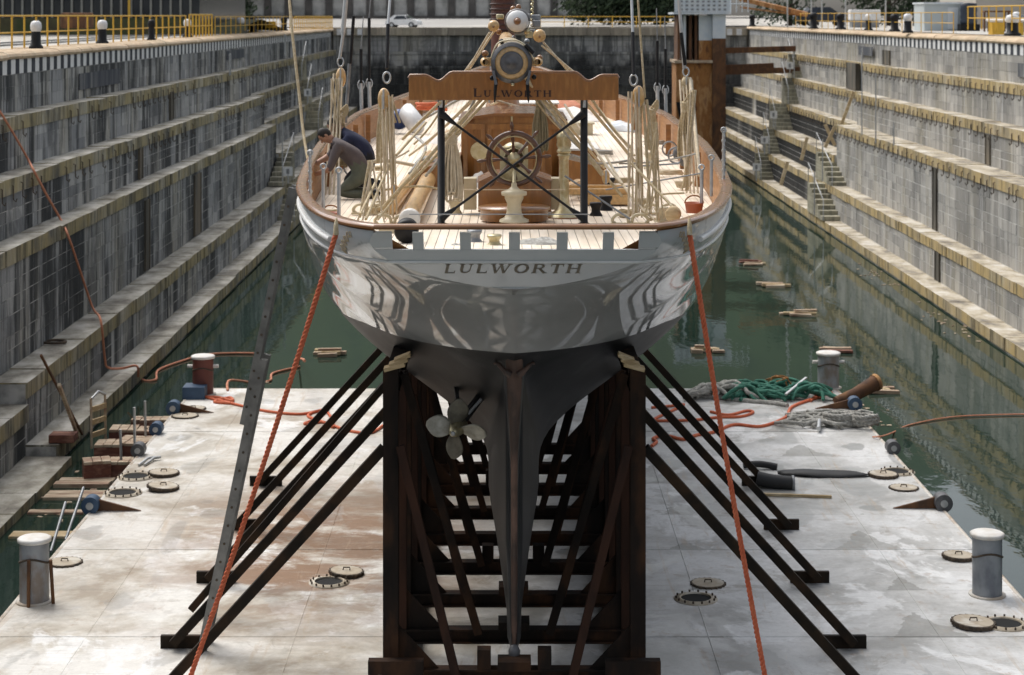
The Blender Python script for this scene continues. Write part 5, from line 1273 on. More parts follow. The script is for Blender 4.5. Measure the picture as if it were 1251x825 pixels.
# near ladder-side runner
Y1 = 25.7
wire([aty(478, -20, Y1+.6), aty(474, 30, Y1+.3)], .02, GALV); wire([aty(474, 30, Y1+.3), aty(472.5, 84, Y1)], .026, BLACK); thimble(aty(472.5, 95, Y1)); block(aty(469, 121, Y1), .085, .15)
fall(aty(473, 116, Y1-.06), aty(478, 268, Y1-.1), 4, .14, .16, MANILA_P, .013); fall(aty(477, 124, Y1+.05), aty(486, 150, Y1), 2, .05, .06, MANILA)
# near water-side runner
wire([aty(771, -20, Y1+.6), aty(773, 40, Y1+.3)], .02, GALV); wire([aty(773, 40, Y1+.3), aty(774, 92, Y1)], .026, BLACK); thimble(aty(774, 98, Y1)); block(aty(780, 118, Y1), .085, .15)
fall(aty(774, 112, Y1-.06), aty(776, 266, Y1-.1), 4, .14, .18, MANILA_P, .013); fall(aty(788, 122, Y1), aty(800, 270, Y1-.3), 2, .05, .1, MANILA, .02)
wire([aty(778, -20, Y1), aty(788, 120, Y1)], .015, MANILA)
# far pairs
Y2 = 31
wire([aty(424, -20, Y2), aty(419, 40, Y2)], .04, GALV); wire([aty(419.5, 40, Y2), aty(415, 72, Y2)], .026, GALV); thimble(aty(416, 76, Y2)); block(aty(416.5, 95, Y2), .085, .17)
fall(aty(413, 90, Y2), aty(405, 238, Y2-1.2), 4, .14, .2, MANILA_P, .016)
wire([aty(432, 20, Y2+1), aty(428, 78, Y2+1)], .028, BLACK); wire([aty(427, 78, Y2+1), aty(422, 150, Y2+1)], .03, GREYM)
wire([aty(828, -20, Y2), aty(836, 84, Y2)], .03, GALV); wire([aty(832, 40, Y2-.1), aty(837, 80, Y2-.1)], .03, BLACK); thimble(aty(838, 88, Y2)); block(aty(838, 104, Y2), .085, .15, MANILA)
fall(aty(838, 98, Y2), aty(848, 236, Y2-1.3), 5, .2, .24, MANILA_P, .016); wire([aty(843, 96, Y2), aty(855, 215, Y2-2)], .03, MANILA_P, 'rope_fall')
for px, y0, y1, Y in ((441, 60, 102, 42), (451, 22, 100, 42), (803, 50, 105, 42), (813, 60, 108, 43)):
    wire([aty(px+(3 if px < 600 else -1), y0-40, Y), aty(px, y0, Y)], .012, GREYM); wire([aty(px, y0, Y), aty(px, y1, Y)], .035, BLACK); wire([aty(px, y1, Y), aty(px+1, y1+42, Y)], .04, GALV, 'turnbuckle'); thimble(aty(px, y1+2, Y), GALV, .07)
# boom tackles and guys
for (a, b, r_, m_) in (((604, 38, 25), (560, 98, 27), .016, MANILA_P), ((600, 44, 25), (566, 96, 27), .016, MANILA_P), ((598, 40, 25), (572, 84, 25.5), .015, MANILA_P), ((664, 52, 25), (702, 96, 27), .016, MANILA_P), ((668, 60, 25), (712, 98, 27), .016, MANILA_P), ((662, 56, 25), (706, 92, 27), .014, MANILA_P),
        ((640, 92, 24.6), (736, 214, 25.2), .028, MANILA), ((645, 100, 24.6), (760, 240, 25.6), .02, MANILA), ((690, 95, 25), (778, 200, 30), .025, MANILA), ((720, 118, 33), (775, 190, 30), .02, MANILA), ((600, 108, 24.8), (466, 256, 25.4), .026, MANILA), ((604, 112, 24.8), (500, 226, 25.6), .02, MANILA),
        ((538, 125, 24.6), (492, 170, 27), .022, MANILA), ((690, 215, 25), (770, 268, 24.8), .014, GREYM), ((740, 232, 27), (856, 212, 27), .012, GREYM), ((560, 232, 26), (690, 232, 26), .008, MANILA_P), ((500, 262, 24), (720, 262, 24), .008, GREYM), ((750, 205, 28), (830, 200, 28), .014, GREYM),
        ((772, 200, 25.6), (830, 262, 24.6), .018, MANILA), ((470, 200, 26), (440, 262, 24), .02, MANILA), ((476, 200, 26), (447, 268, 24), .02, MANILA), ((484, 190, 26), (520, 150, 28), .02, MANILA)):
    wire([aty(*a), aty(*b)], r_, m_, 'guy_rope')

q = random.Random(21)
for k in range(7):
    px, py, r_ = ((470, 210, .16), (590, 185, .2), (735, 190, .2), (760, 225, .17), (820, 215, .2), (800, 178, .22), (705, 240, .14))[k]
    p = on_deck(px, py); m = MB(); m.tube(coil(p, r_, 4, .018, .6, 12, .25, k), .018, 5); m.build('rope_coil', [MANILA, MANILA_P, GREYROPE][k % 3], yt)
for k, (a, b, c_, r_) in enumerate((((690, 100, 26), (640, 112, 30), (600, 128, 36), .02), ((560, 100, 26), (590, 118, 30), (640, 132, 36), .02), ((505, 165, 29), (520, 182, 28), (500, 212, 27), .022), ((470, 232, 26), (520, 228, 26), (560, 240, 26), .018), ((450, 200, 30), (470, 196, 30), (520, 205, 30), .03),
        ((700, 190, 29), (730, 200, 29), (770, 196, 29), .02), ((652, 100, 25.2), (700, 160, 28), (738, 205, 30), .022), ((600, 104, 25), (570, 130, 27), (520, 176, 29), .024), ((596, 106, 25), (560, 122, 27), (510, 150, 31), .02), ((836, 236, 26), (800, 240, 26), (790, 262, 25), .015))):
    wire(crv([aty(*a), aty(*b), aty(*c_)], 6), r_, [MANILA, MANILA_P, GREYROPE][k % 3], 'loose_rope')
for px, py, Y, w_, h in ((565, 112, 26.5, .05, .11), (690, 112, 26.5, .05, .11), (482, 232, 25.6, .05, .08), (740, 216, 25.4, .055, .1), (598, 118, 27, .05, .1)):
    block(aty(px, py, Y), w_, h)
for px, py, Y in ((430, 205, 33), (437, 200, 35), (826, 190, 33), (818, 182, 36), (445, 192, 37)):
    p = aty(px, py, Y); o_ = MB().tube([p+V((.14*math.cos(a_), 0, .14*math.sin(a_))) for a_ in [2*math.pi*j/14 for j in range(15)]], .018, 5); o_.build('deadeye_ring', GREYM, yt)
    MB().lathe([(.001, -.1), (.07, -.08), (.09, .0), (.07, .1), (.001, .12)], p+V((.15, 0, -.1)), (0, 0, 1), 10).build('winch', DARKM, yt)

q = random.Random(31)
def bundle(px, y0, y1, Y, n, w_, m_):
    for k in range(n):
        x0, x1 = q.uniform(-.4, .4)*w_, q.uniform(-1, 1)*w_
        a_, b_ = aty(px, y0, Y)+V((x0, q.uniform(-.05, .05), 0)), aty(px+q.uniform(-6, 6), y1+q.uniform(-8, 4), Y-.2)+V((x1, 0, 0))
        wire(crv([a_, a_.lerp(b_, .5)+V((q.uniform(-.03, .03), 0, 0)), b_], 5), q.uniform(.010, .018), m_[k % len(m_)], 'rope_fall')
bundle(474, 118, 262, 25.8, 6, .14, (MANILA, MANILA_P)); bundle(450, 196, 270, 25.0, 6, .16, (MANILA, MANILA_P)); bundle(781, 118, 262, 25.8, 6, .12, (MANILA, MANILA_P)); bundle(800, 150, 268, 25.4, 5, .10, (MANILA,)); bundle(846, 110, 230, 29.5, 7, .18, (MANILA, MANILA_P)); bundle(409, 96, 200, 30.6, 5, .14, (MANILA, MANILA_P))
for k, (a_, b_) in enumerate((((640, 100, 25), (700, 168, 28)), ((655, 112, 25.4), (720, 190, 26)), ((690, 128, 28), (760, 225, 26)), ((706, 92, 27), (770, 180, 28)), ((585, 112, 25), (520, 215, 26)), ((595, 100, 25), (500, 190, 28)), ((560, 96, 27), (506, 176, 29)), ((612, 100, 25), (560, 160, 30)), ((740, 190, 27), (800, 268, 25)), ((520, 186, 27), (462, 268, 24.6)), ((756, 200, 29), (850, 188, 29)), ((430, 196, 31), (500, 184, 31)))):
    wire(sag(aty(*a_), aty(*b_), q.uniform(.02, .12), 8), q.uniform(.012, .022), [MANILA, GREYROPE, MANILA_P][k % 3], 'guy_rope')
for px, py, s_ in ((470, 240, .09), (456, 246, .08), (788, 236, .09), (764, 250, .07), (835, 214, .10), (402, 250, .08)):
    p = on_deck(px, py+16); p.z = ZD(p.y)+.05; m = MB()
    for k in range(5): m.tube(crv([p+V((s_*math.cos(t)*(1+.1*k), s_*.6*math.sin(t), .02*k+q.uniform(0, .02))) for t in [j*.7 for j in range(10)]], 3), .015, 5)
    m.build('belayed_coil', [MANILA, MANILA_P][int(px) % 2], yt)
# ------------------------------------------------------------------ loose things on the yacht
def spar(px0, py0, px1, py1, r_, label, wrap=True):
    a = on_deck(px0, py0); b = on_deck(px1, py1); a.z = ZD(a.y)+.03+r_; b.z = ZD(b.y)+.05+r_
    o = empty('wooden_spar', a-V((0, 0, r_)), label, 'spar', 'spars lying on the deck')
    MB().tube([a, a.lerp(b, .5), b], [r_, r_*1.02, r_*.8], 18).build('spar_body', SPAR, o)
    d_ = (b-a).normalized()
    if wrap:
        c = MB().lathe([(r_*1.02, .0), (r_*1.15, .03), (r_*1.12, .2), (r_*1.02, .22)], a-d_*.02, d_, 18); c.lathe([(.001, -.03), (r_*.8, -.03), (r_*1.1, 0)], a-d_*.02, d_, 18); c.build('white_wrapping', CLOTHW, o)
    return a, b, d_
a, b, d_ = spar(500, 280, 548, 172, .125, 'thickest pale wooden spar on deck, its near end wrapped in white cloth')
MB().lathe([(.001, -.05), (.14, -.045), (.15, 0), (.15, .05)], a-d_*.1+V((0, -.1, -.14)), (0, 1, 0), 20)
T(MB().lathe([(.001, -.05), (.13, -.045), (.15, .01), (.14, .16), (.001, .17)], on_deck(497, 296)+V((0, -.1, .14)), (0, 1, .1), 20).build('round_fender', BLACK), 'black round fender seen through the stern opening below the thick spar', 'fender')
spar(462+14, 262, 525, 196, .10, 'thinner pale spar lying beside the thick one', False)
p = on_deck(520, 226)
q = random.Random(8); m = MB()
for k in range(6): m.tube(crv([p+V((-.3+.03*k, .1*k, .1)), p+V((-.15, .1*k, .36)), p+V((.05, .1*k, .42)), p+V((.22, .1*k, .3)), p+V((.35, .1*k, .05))], 5), .022, 6)
T(m.build('rope_lashing', GREYROPE), 'black and grey rope lashing round the middle of the thick spar', 'rope')
def hank(px, y0, y1, Y, w_, n, label, mt=MANILA, seed=1):
    q = random.Random(seed); top = aty(px, y0, Y); h = (y1-y0)*Y/F; o = empty('rope_hank', top-V((0, 0, h)), label, 'rope hank', 'rope hanks hung in the rigging'); m = MB()
    for k in range(n):
        x = w_*(k/(n-1)-.5); b_ = w_*q.uniform(.7, 1.15); l = h*q.uniform(.82, 1); yy_ = q.uniform(-.06, .06)
        m.tube(crv([top+V((x*.35, yy_, -.16*h)), top+V((x*.9-.1*w_, yy_, -.5*h)), top+V((x-.12*w_, yy_, -l+.06)), top+V((x, yy_, -l)), top+V((x+.12*w_, yy_, -l+.06)), top+V((x*.9+.08*w_, yy_*.5, -.5*h)), top+V((x*.4, -yy_, -.16*h))], 4), .017, 5)
    m.build('strands', mt, o)
    t = MB()
    for k in range(6): z = -h*(.10+.022*k); t.tube([top+V((w_*.30*math.cos(a), w_*.26*math.sin(a), z+.01*math.sin(a))) for a in [2*math.pi*j/10 for j in range(11)]], .019, 5)
    for k in range(5): t.tube(crv([top+V((-.03, 0, -.1*h)), top+V((w_*(.1+.1*k), -.03, .0+.02*k)), top+V((w_*(.25+.08*k), -.02, -.06*h)), top+V((w_*.1, -.04, -.17*h))], 4), .016, 5)
    t.build('binding_turns', mt, o)
hank(551, 155, 247, 25.2, .24, 15, 'long pale rope hank hanging beside the black stanchion', MANILA_P, 2)
hank(416, 134, 205, 30.6, .20, 12, 'brown rope hank hanging in front of the kneeling man', MANILA, 3)
hank(660, 112, 190, 26.4, .17, 12, 'olive grey rope tail hanging right of the wheel', mat('olive_rope', [(.30, .26, .17), (.24, .21, .13)], 14, rough=.9), 4)
hank(838, 118, 196, 30.4, .20, 10, 'tan rope hank in the rigging by the rusty tower', MANILA, 5)
hank(466, 120, 200, 26.2, .10, 6, 'thin rope bunch beside the ladder side block', MANILA, 6)
hank(797, 128, 188, 32, .16, 7, 'tan rope bunch behind the water side block', MANILA, 7)
# bags and covers along the deck
def cloth_heap(px, py, sx, sy, h, m_, label, cat='cloth', name='cloth_bundle', seed=1):
    p = on_deck(px, py); p.z = ZD(p.y)+.02; q = random.Random(seed); n = 12; rows = []
    ph = [q.uniform(0, 6) for _ in range(4)]
    for i in range(n+1):
        row = []
        for j in range(n+1):
            u, v = i/n*2-1, j/n*2-1; e = max(0, 1-(u*u)**1.5)*max(0, 1-(v*v)**1.5)
            z = h*e**.5*(.75+.25*math.sin(3*u+ph[0])*math.sin(4*v+ph[1])+.12*math.sin(9*u+ph[2])*math.cos(7*v+ph[3]))
            row.append(p+V((u*sx*(1+.1*math.sin(3*v+ph[2])), v*sy*(1+.1*math.sin(4*u+ph[3])), z)))
        rows.append(row)
    return T(MB().grid(rows, True, True).build(name, m_), label, cat)
cloth_heap(576, 150, .7, 1.0, .3, CLOTHW, 'large heap of white covers left of the deckhouse roof', seed=1)
cloth_heap(535, 172, .45, .9, .12, CLOTHW, 'flat white cover spread beyond the thick spar', seed=2)
cloth_heap(716, 205, .55, .9, .12, CLOTHW, 'white cover spread right of the binnacle', seed=3)
cloth_heap(585, 228, .18, .25, .26, CLOTHW, 'small white bundle between the rope hank and the wheel', seed=4)
cloth_heap(690, 142, .8, 2.0, .25, CLOTHW, 'white sail bag forward of the deckhouse on the water side', 'sail bag', seed=5)
cloth_heap(690, 135, .5, .6, .38, ORANGE2, 'orange tarpaulin heap on the foredeck', 'tarpaulin', 'tarpaulin', 6)
cloth_heap(612, 150, .22, .3, .42, BLUEW, 'pale blue bag beside the deckhouse roof', 'bag', 'bag', 7)
cloth_heap(756, 158, .4, .6, .22, BLUEW, 'pale blue bag against the water side bulwark', 'bag', 'bag', 8)
cloth_heap(560, 300, .10, .1, .05, GREYROPE, 'scrap of grey cloth in the stern opening', seed=9)
cloth_heap(658, 298, .28, .25, .10, GREYROPE, 'grey rope heap seen through the stern opening', 'rope', 'rope_heap', 10)
p = on_deck(498, 158); o = empty('fender', p, 'white and blue fender lying on the foredeck by the ladder side bulwark', 'fender')
f0 = aty(494, 140, 43); MB().tube([f0+V((-.08, .2, -.1)), f0+V((.05, .1, .04)), f0+V((.3, -.2, -.25)), f0+V((.4, -.28, -.36))], [.10, .22, .22, .08], 14).build('white_body', WHITE, o)
MB().ball(f0+V((-.13, .2, -.12)), .24, 12).build('blue_end', mat('blue_vinyl', [(.02, .05, .18)], 3, rough=.4), o)
o = empty('orange_line', on_deck(528, 150), 'orange line flaked on the foredeck beyond the nameboard', 'rope'); c = aty(527, 137, 40)
MB().tube(coil(c, .28, 4, .04, .5, 14, .3, 2), .035, 6).build('line', ORANGE, o)
for px, py, lab in ((404, 272, 'orange bucket beside the stanchion on the ladder side'), (848, 260, 'orange bucket by the water side stanchion')):
    p = aty(px, py, 24.0); o = empty('bucket', p, lab, 'bucket')
    MB().lathe([(.001, .01), (.10, .0), (.12, .13), (.13, .13), (.12, .12), (.095, .02)], p, n=20).build('body', mat('orange_plastic', [(.42, .11, .045)], 4, rough=.45) if px < 500 else bpy.data.materials['orange_plastic'], o)
    MB().tube([p+V((.12*math.cos(a), 0, .12+.1*math.sin(a))) for a in [math.pi*k/8 for k in range(9)]], .01, 5).build('handle', RUST, o)
T(MB().lathe([(.001, -.05), (.08, -.05), (.1, -.02), (.1, .06), (.001, .08)], aty(822, 262, 24.2), (.3, 1, .1), 18).build('wooden_block', TIMBER), 'loose round wooden block by the water side fairlead', 'block')

# ------------------------------------------------------------------ two people working at the bulwark
def body(name, joints, bones, mats, regions, parent):
    """one continuous skinned mesh; faces take the material of the nearest bone"""
    ks = list(joints); me = bpy.data.meshes.new(name)
    me.from_pydata([joints[k][0] for k in ks], [(ks.index(a), ks.index(b)) for a, b in bones], [])
    o = bpy.data.objects.new(name, me); COL.objects.link(o)
    sk = o.modifiers.new('skin', 'SKIN'); sk.use_smooth_shade = True
    for i, k in enumerate(ks):
        me.skin_vertices[0].data[i].radius = joints[k][1] if isinstance(joints[k][1], tuple) else (joints[k][1],)*2
        me.skin_vertices[0].data[i].use_root = (i == 0)
    o.modifiers.new('sub', 'SUBSURF').levels = 2; o.modifiers['sub'].render_levels = 2
    dg = bpy.context.evaluated_depsgraph_get(); nm = bpy.data.meshes.new_from_object(o.evaluated_get(dg)); o.modifiers.clear(); o.data = nm
    for m in mats: nm.materials.append(m)
    seg = [(V(joints[a][0]), V(joints[b][0]), regions.get((a, b), 0)) for a, b in bones]
    for p in nm.polygons:
        c = p.center; best = 1e9
        for a, b, r_ in seg:
            d_ = b-a; t = max(0, min(1, (c-a).dot(d_)/d_.length_squared)); e = (c-a-d_*t).length
            if e < best: best = e; p.material_index = r_
        p.use_smooth = True
    o.parent = parent; return o
def person(base, label, J, shirt, trousers, face=(-.75, -.35, -.5)):
    b = V(base); r_ = empty('person', b, label, 'person')
    L = lambda x, y, z: V((x, y, z))
    bones = [('pel', 'waist'), ('waist', 'chest'), ('chest', 'neck'), ('neck', 'head0'), ('head0', 'head1')]
    reg = {('pel', 'waist'): 1, ('waist', 'chest'): 1, ('chest', 'neck'): 1, ('neck', 'head0'): 0, ('head0', 'head1'): 0}
    for s in 'lr':
        bones += [('pel', 'hip'+s), ('hip'+s, 'knee'+s), ('knee'+s, 'ank'+s), ('ank'+s, 'toe'+s), ('chest', 'sho'+s), ('sho'+s, 'elb'+s), ('elb'+s, 'wri'+s), ('wri'+s, 'palm'+s)]
        reg.update({('pel', 'hip'+s): 2, ('hip'+s, 'knee'+s): 2, ('knee'+s, 'ank'+s): 2, ('ank'+s, 'toe'+s): 3, ('chest', 'sho'+s): 1, ('sho'+s, 'elb'+s): 1, ('elb'+s, 'wri'+s): 0 if shirt is SHIRT else 1, ('wri'+s, 'palm'+s): 0})
        w0, p0 = V(J['wri'+s][0]), V(J['palm'+s][0]); dr = (p0-w0).normalized(); sd = dr.cross(V((0, 0, 1))).normalized()
        for f in range(4):
            k = p0+sd*(.027*(f-1.5))+dr*.03; J[f'f{f}a'+s] = (k, .0095); J[f'f{f}b'+s] = (k+dr*(.035+.006*(1.5-abs(f-1.3)))+V((0, 0, -.015)), .0085); J[f'f{f}c'+s] = (k+dr*.045+V((0, 0, -.05)), .0075)
            bones += [('palm'+s, f'f{f}a'+s), (f'f{f}a'+s, f'f{f}b'+s), (f'f{f}b'+s, f'f{f}c'+s)]
        J['tha'+s] = (w0+dr*.03+sd*.045+V((0, 0, -.02)), .011); J['thb'+s] = (w0+dr*.075+sd*.06+V((0, 0, -.035)), .009); bones += [('palm'+s, 'tha'+s), ('tha'+s, 'thb'+s)]
    body('body', J, bones, [SKIN, shirt, trousers, BLACK], reg, r_)
    # head: nose, ears, eyes, mouth and hair
    h0, h1 = V(J['head0'][0]), V(J['head1'][0]); up = (h1-h0).normalized(); fd = V(face); fd = (fd-up*fd.dot(up)).normalized(); sd = up.cross(fd); c = (h0+h1)/2+up*.01
    def hl(nm, m, mt): m.v = [tuple(V(p)+b) for p in m.v]; return m.build(nm, mt, r_)
    def ell(cc, a, bb, cz, n=14):
        m = MB().ball((0, 0, 0), 1, n); m.v = [tuple(cc+sd*(x*a)+fd*(y*bb)+up*(z*cz)) for x, y, z in m.v]; return m
    hl('face', ell(c, .078, .098, .115, 18), SKIN); hair = ell(c+up*.018-fd*.018, .086, .100, .112, 18); hl('hair', hair, HAIR)
    hl('nose', ell(c+fd*.10-up*.012, .014, .022, .022, 8), SKIN)
    for s in (-1, 1):
        hl('ear', ell(c+sd*(s*.082)-fd*.004-up*.005, .012, .022, .034, 8), SKIN); hl('eye', ell(c+fd*.088+sd*(s*.032)+up*.012, .012, .008, .007, 8), HAIR)
    hl('mouth', ell(c+fd*.092-up*.052, .026, .008, .006, 8), mat('lips', [(.25, .10, .08)], 3) if 'lips' not in bpy.data.materials else bpy.data.materials['lips'])
    return r_
pb = on_deck(414, 240); pb.z = ZD(pb.y)+.03
J = {'pel': ((.20, .02, .42), .155), 'waist': ((.10, .0, .58), .175), 'chest': ((-.08, -.02, .72), .185), 'neck': ((-.23, -.03, .75), .08), 'head0': ((-.28, -.04, .75), .07), 'head1': ((-.41, -.06, .74), .07),
     'hipl': ((.20, -.13, .36), .12), 'kneel': ((-.14, -.20, .10), .085), 'ankl': ((.27, -.18, .08), .06), 'toel': ((.42, -.18, .05), .045), 'hipr': ((.22, .15, .36), .12), 'kneer': ((-.10, .22, .10), .085), 'ankr': ((.30, .20, .08), .06), 'toer': ((.45, .20, .05), .045),
     'shol': ((-.13, -.19, .72), .09), 'elbl': ((-.26, -.26, .46), .058), 'wril': ((-.46, -.20, .38), .035), 'palml': ((-.53, -.18, .37), .033), 'shor': ((-.11, .17, .72), .09), 'elbr': ((-.32, .24, .60), .058), 'wrir': ((-.52, .14, .50), .035), 'palmr': ((-.59, .12, .49), .033)}
J['chest'] = ((-.10, -.02, .78), .175); J['neck'] = ((-.25, -.03, .86), .07); J['head0'] = ((-.29, -.04, .89), .075); J['head1'] = ((-.40, -.07, .96), .08)
for s_ in 'lr': J['sho'+s_] = ((-.15, J['sho'+s_][0][1], .78), .09)
J = {k: (V(v[0])*1.06+V((.16, 0, -.03)), v[1]*1.05) for k, v in J.items()}
person(pb, 'kneeling dark haired man in grey brown shirt and olive trousers, bent to the bulwark', J, SHIRT, OLIVE, (-.55, -.25, -.8))
pb2 = on_deck(434, 232); pb2.z = ZD(pb2.y)+.03
J2 = {'pel': ((.26, .0, .40), .17), 'waist': ((.20, .0, .58), .185), 'chest': ((.04, .0, .76), .19), 'neck': ((-.14, .02, .84), .08), 'head0': ((-.20, .02, .88), .075), 'head1': ((-.30, .03, .96), .08),
     'hipl': ((.26, -.13, .34), .125), 'kneel': ((-.08, -.18, .12), .085), 'ankl': ((.30, -.16, .08), .06), 'toel': ((.44, -.16, .05), .045), 'hipr': ((.26, .15, .34), .125), 'kneer': ((-.06, .2, .12), .085), 'ankr': ((.32, .18, .08), .06), 'toer': ((.46, .18, .05), .045),
     'shol': ((-.02, -.2, .74), .095), 'elbl': ((-.16, -.26, .50), .06), 'wril': ((-.36, -.2, .40), .036), 'palml': ((-.43, -.18, .39), .033), 'shor': ((.0, .2, .74), .095), 'elbr': ((-.18, .26, .5), .06), 'wrir': ((-.38, .2, .4), .036), 'palmr': ((-.45, .18, .39), .033)}
J2 = {k: (V(v[0])*1.1, v[1]*1.08) for k, v in J2.items()}
person(pb2+V((-.10, .35, -.0)), 'second person in a navy jumper crouched behind the kneeling man', J2, NAVY, DARKCL, (-.8, -.2, -.6))

# ------------------------------------------------------------------ mooring ropes, ladder, lines
def hawser(top, bottom, label, sg_):
    o = MB(); laid_rope(o, sag(top, bottom, .12, 20), .031, .17); o = o.build('orange_hawser', ORANGE); T(o, label, 'rope', 'thick orange hawsers from the stern')
    MB().tube([top+V((0, .02, .16)), top+V((0, -.03, .10)), top+V((0, -.03, -.02))], [.012, .025, .032], 8).build('eye_splice', MANILA, o)
hawser(aty(412, 283, 21.4)+V((0, -.12, 0)), aty(226, 845, 21.9), 'thick twisted orange hawser from the ladder side of the stern', -1)
hawser(aty(841, 283, 21.4)+V((0, -.12, 0)), aty(938, 845, 21.9), 'thick twisted orange hawser from the water side of the stern', 1)
o = empty('extension_ladder', at(247, 786, DZ), 'aluminium extension ladder leaning from the barge to the yacht side', 'ladder')
la, lb_ = at(247, 790, DZ), aty(364, 228, 27.2)
def ladder_section(t0, t1, off_, w_, nm):
    s = empty(nm, la.lerp(lb_, t0), parent=o); dv = V((off_, 0, 0))
    for k, yo in enumerate((-.2, .2)): MB().ibeam(la.lerp(lb_, t0)+dv+V((0, yo, 0)), la.lerp(lb_, t1)+dv+V((0, yo, 0)), w_, .05, (0, 1, 0), .012).build('stile', ALU, s)
    n = int((lb_-la).length*(t1-t0)/.28)
    for k in range(1, n):
        p = la.lerp(lb_, t0+(t1-t0)*k/n)+dv
        MB().tube([p+V((0, -.235, 0)), p+V((0, .22, 0))], .02, 8).build('rung', LID, s)
ladder_section(0, .64, .03, .14, 'lower_section'); ladder_section(.5, 1.0, -.06, .10, 'upper_section')
def line(pts, r, label, mt=ORANGE2, n=6, name='orange_line', sides=6):
    return T(MB().tube(crv(pts, n), r, sides).build(name, mt), label, 'rope')
line([p+V((.03, -.05, .05)) for p in (onx(-20, 112, -13.4), onx(0, 140, -12.9), onx(20, 173, -12.9), onx(34, 198, -12.9), onx(40, 210, -12.2), onx(56, 240, -12.2), onx(72, 268, -12.2), onx(82, 289, -11.6), onx(97, 333, -11.6), onx(112, 377, -11.6), onx(122, 393, -10.82), onx(127, 438, -10.84), onx(131, 451, -10.82), at(148, 452, -9.74), onx(166, 449, -10.1), onx(168, 462, -10.1))], .032, 'faded orange line running down the dark wall over the ledges')
line([at(166, 455, WZ+.03)+V((0, 0, .35)), at(172, 463, WZ+.03), at(190, 464, WZ+.03), at(194, 452, WZ+.03), at(226, 440, WZ+.03), at(255, 433, WZ+.03), at(310, 432, WZ+.03), at(364, 438, WZ+.03), aty(372, 441, 40)], .035, 'faded orange line floating on the water from ledge to hawser', ORANGE2)
line([at(278, 478, DZ)+V((0, 0, .02)), at(279, 470, DZ)+V((0, .3, .05)), at(312, 468, WZ+.03), at(330, 465, WZ+.03), at(334, 456, WZ+.03), at(366, 448, WZ+.03)], .035, 'short faded line trailing from the barge edge to the hawser', ORANGE2)
def deck_line(pts, r, label, seed=0, mt=ORANGE):
    return line([at(x, y, DZ+.03) for x, y in pts], r, label, mt)
deck_line([(245, 484), (262, 488), (275, 491), (300, 497), (330, 503), (368, 506), (400, 500), (385, 512), (372, 518), (395, 516), (408, 522), (398, 502), (376, 508), (402, 518), (425, 526), (452, 529), (468, 520)], .035, 'bright orange line snaking across the ladder side of the deck')
deck_line([(250, 485), (268, 486), (284, 490), (280, 486), (262, 491), (285, 493)], .04, 'knotted start of the orange line by the red bollard')
deck_line([(796, 498), (820, 496), (835, 495), (800, 512), (815, 514), (850, 513), (876, 510), (905, 509), (920, 504), (912, 502), (890, 507), (868, 503)], .035, 'orange line in loose bights under the struts on the water side')
deck_line([(796, 545), (802, 540), (798, 536), (812, 532), (835, 537), (850, 532), (872, 528), (897, 519), (930, 521), (960, 510), (968, 497), (1003, 484), (1012, 478), (1018, 484), (1008, 476), (990, 490)], .04, 'long orange line curving to the heap at the far corner bollard')
line([at(1066, 534, DZ+.03), at(1078, 533, DZ+.0), at(1092, 528, WZ+.02), at(1112, 519, WZ+.02), at(1160, 510, WZ+.03), at(1215, 507, WZ+.03), at(1290, 506, WZ+.03)], .02, 'faded orange line crossing the water to the frame edge', ORANGE2)
line([aty(352, -20, 32), aty(357, 40, 31.5), aty(366, 120, 31), aty(371, 165, 30.6), aty(378, 205, 30)], .024, 'slack tan rope hanging down at the ladder side of the yacht', MANILA, name='hanging_rope')
# heaps at the far water-side corner
def heap(x0, x1, y0, y1, n, r, h, label, mt, seed, name='rope_heap'):
    q = random.Random(seed); m = MB()
    for k in range(n):
        cx, cy = q.uniform(x0, x1), q.uniform(y0, y1); c = at(cx, cy, DZ); L = q.uniform(.5, 1.4); a = q.uniform(-.5, .5); hh = q.uniform(.03, h)
        pts = [c+V((math.cos(a)*L*(t-.5)+q.uniform(-.1, .1), math.sin(a)*L*(t-.5)+q.uniform(-.15, .15), r+hh*math.sin(math.pi*t)+q.uniform(0, .04))) for t in (0, .2, .4, .6, .8, 1)]
        m.tube(crv(pts, 4), r, 6)
    return T(m.build(name, mt), label, 'rope heap')
heap(905, 1000, 478, 490, 60, .045, .30, 'tangled green rope heap along the far barge edge', GREENROPE, 2)
heap(858, 905, 478, 489, 24, .06, .28, 'grey rope heap left of the green one', GREYROPE, 3)
deck_line([(845, 484), (875, 486), (910, 490), (945, 493), (962, 496)], .07, 'thick grey rope lying in front of the green heap', mt=GREYROPE)
heap(970, 1040, 508, 524, 26, .045, .10, 'flat flaked pale grey rope near the barge corner', MANILA_P if False else GREYROPE, 5)
def ropecoil(px, py, r_, turns, rr, label, mt=GREYROPE, seed=1):
    p = at(px, py, DZ); m = MB()
    laid_rope(m, coil(p, r_, turns, rr, .5, 14, .12, seed), rr, rr*5, step=rr*1.2, sides=5); return T(m.build('rope_coil', mt), label, 'rope coil', 'thick grey rope coils')
ropecoil(1056, 522, .30, 4, .06, 'round coil of thick grey rope at the barge edge'); ropecoil(1026, 520, .34, 4, .06, 'flatter coil of thick grey rope beside the round one', seed=2)
a = at(1021, 497, DZ); o = empty('bent_pipe', a, 'dark rusty pipe lying over the barge corner with open end', 'pipe')
MB().tube([a+V((0, 0, .12)), a+V((.5, .2, .25)), a+V((1.05, .5, .48))], [.12, .16, .19], 14).build('pipe', RUST_D, o); MB().tube([a+V((1.04, .5, .475)), a+V((1.12, .54, .50))], [.21, .21], 14).build('flange', RUST, o)
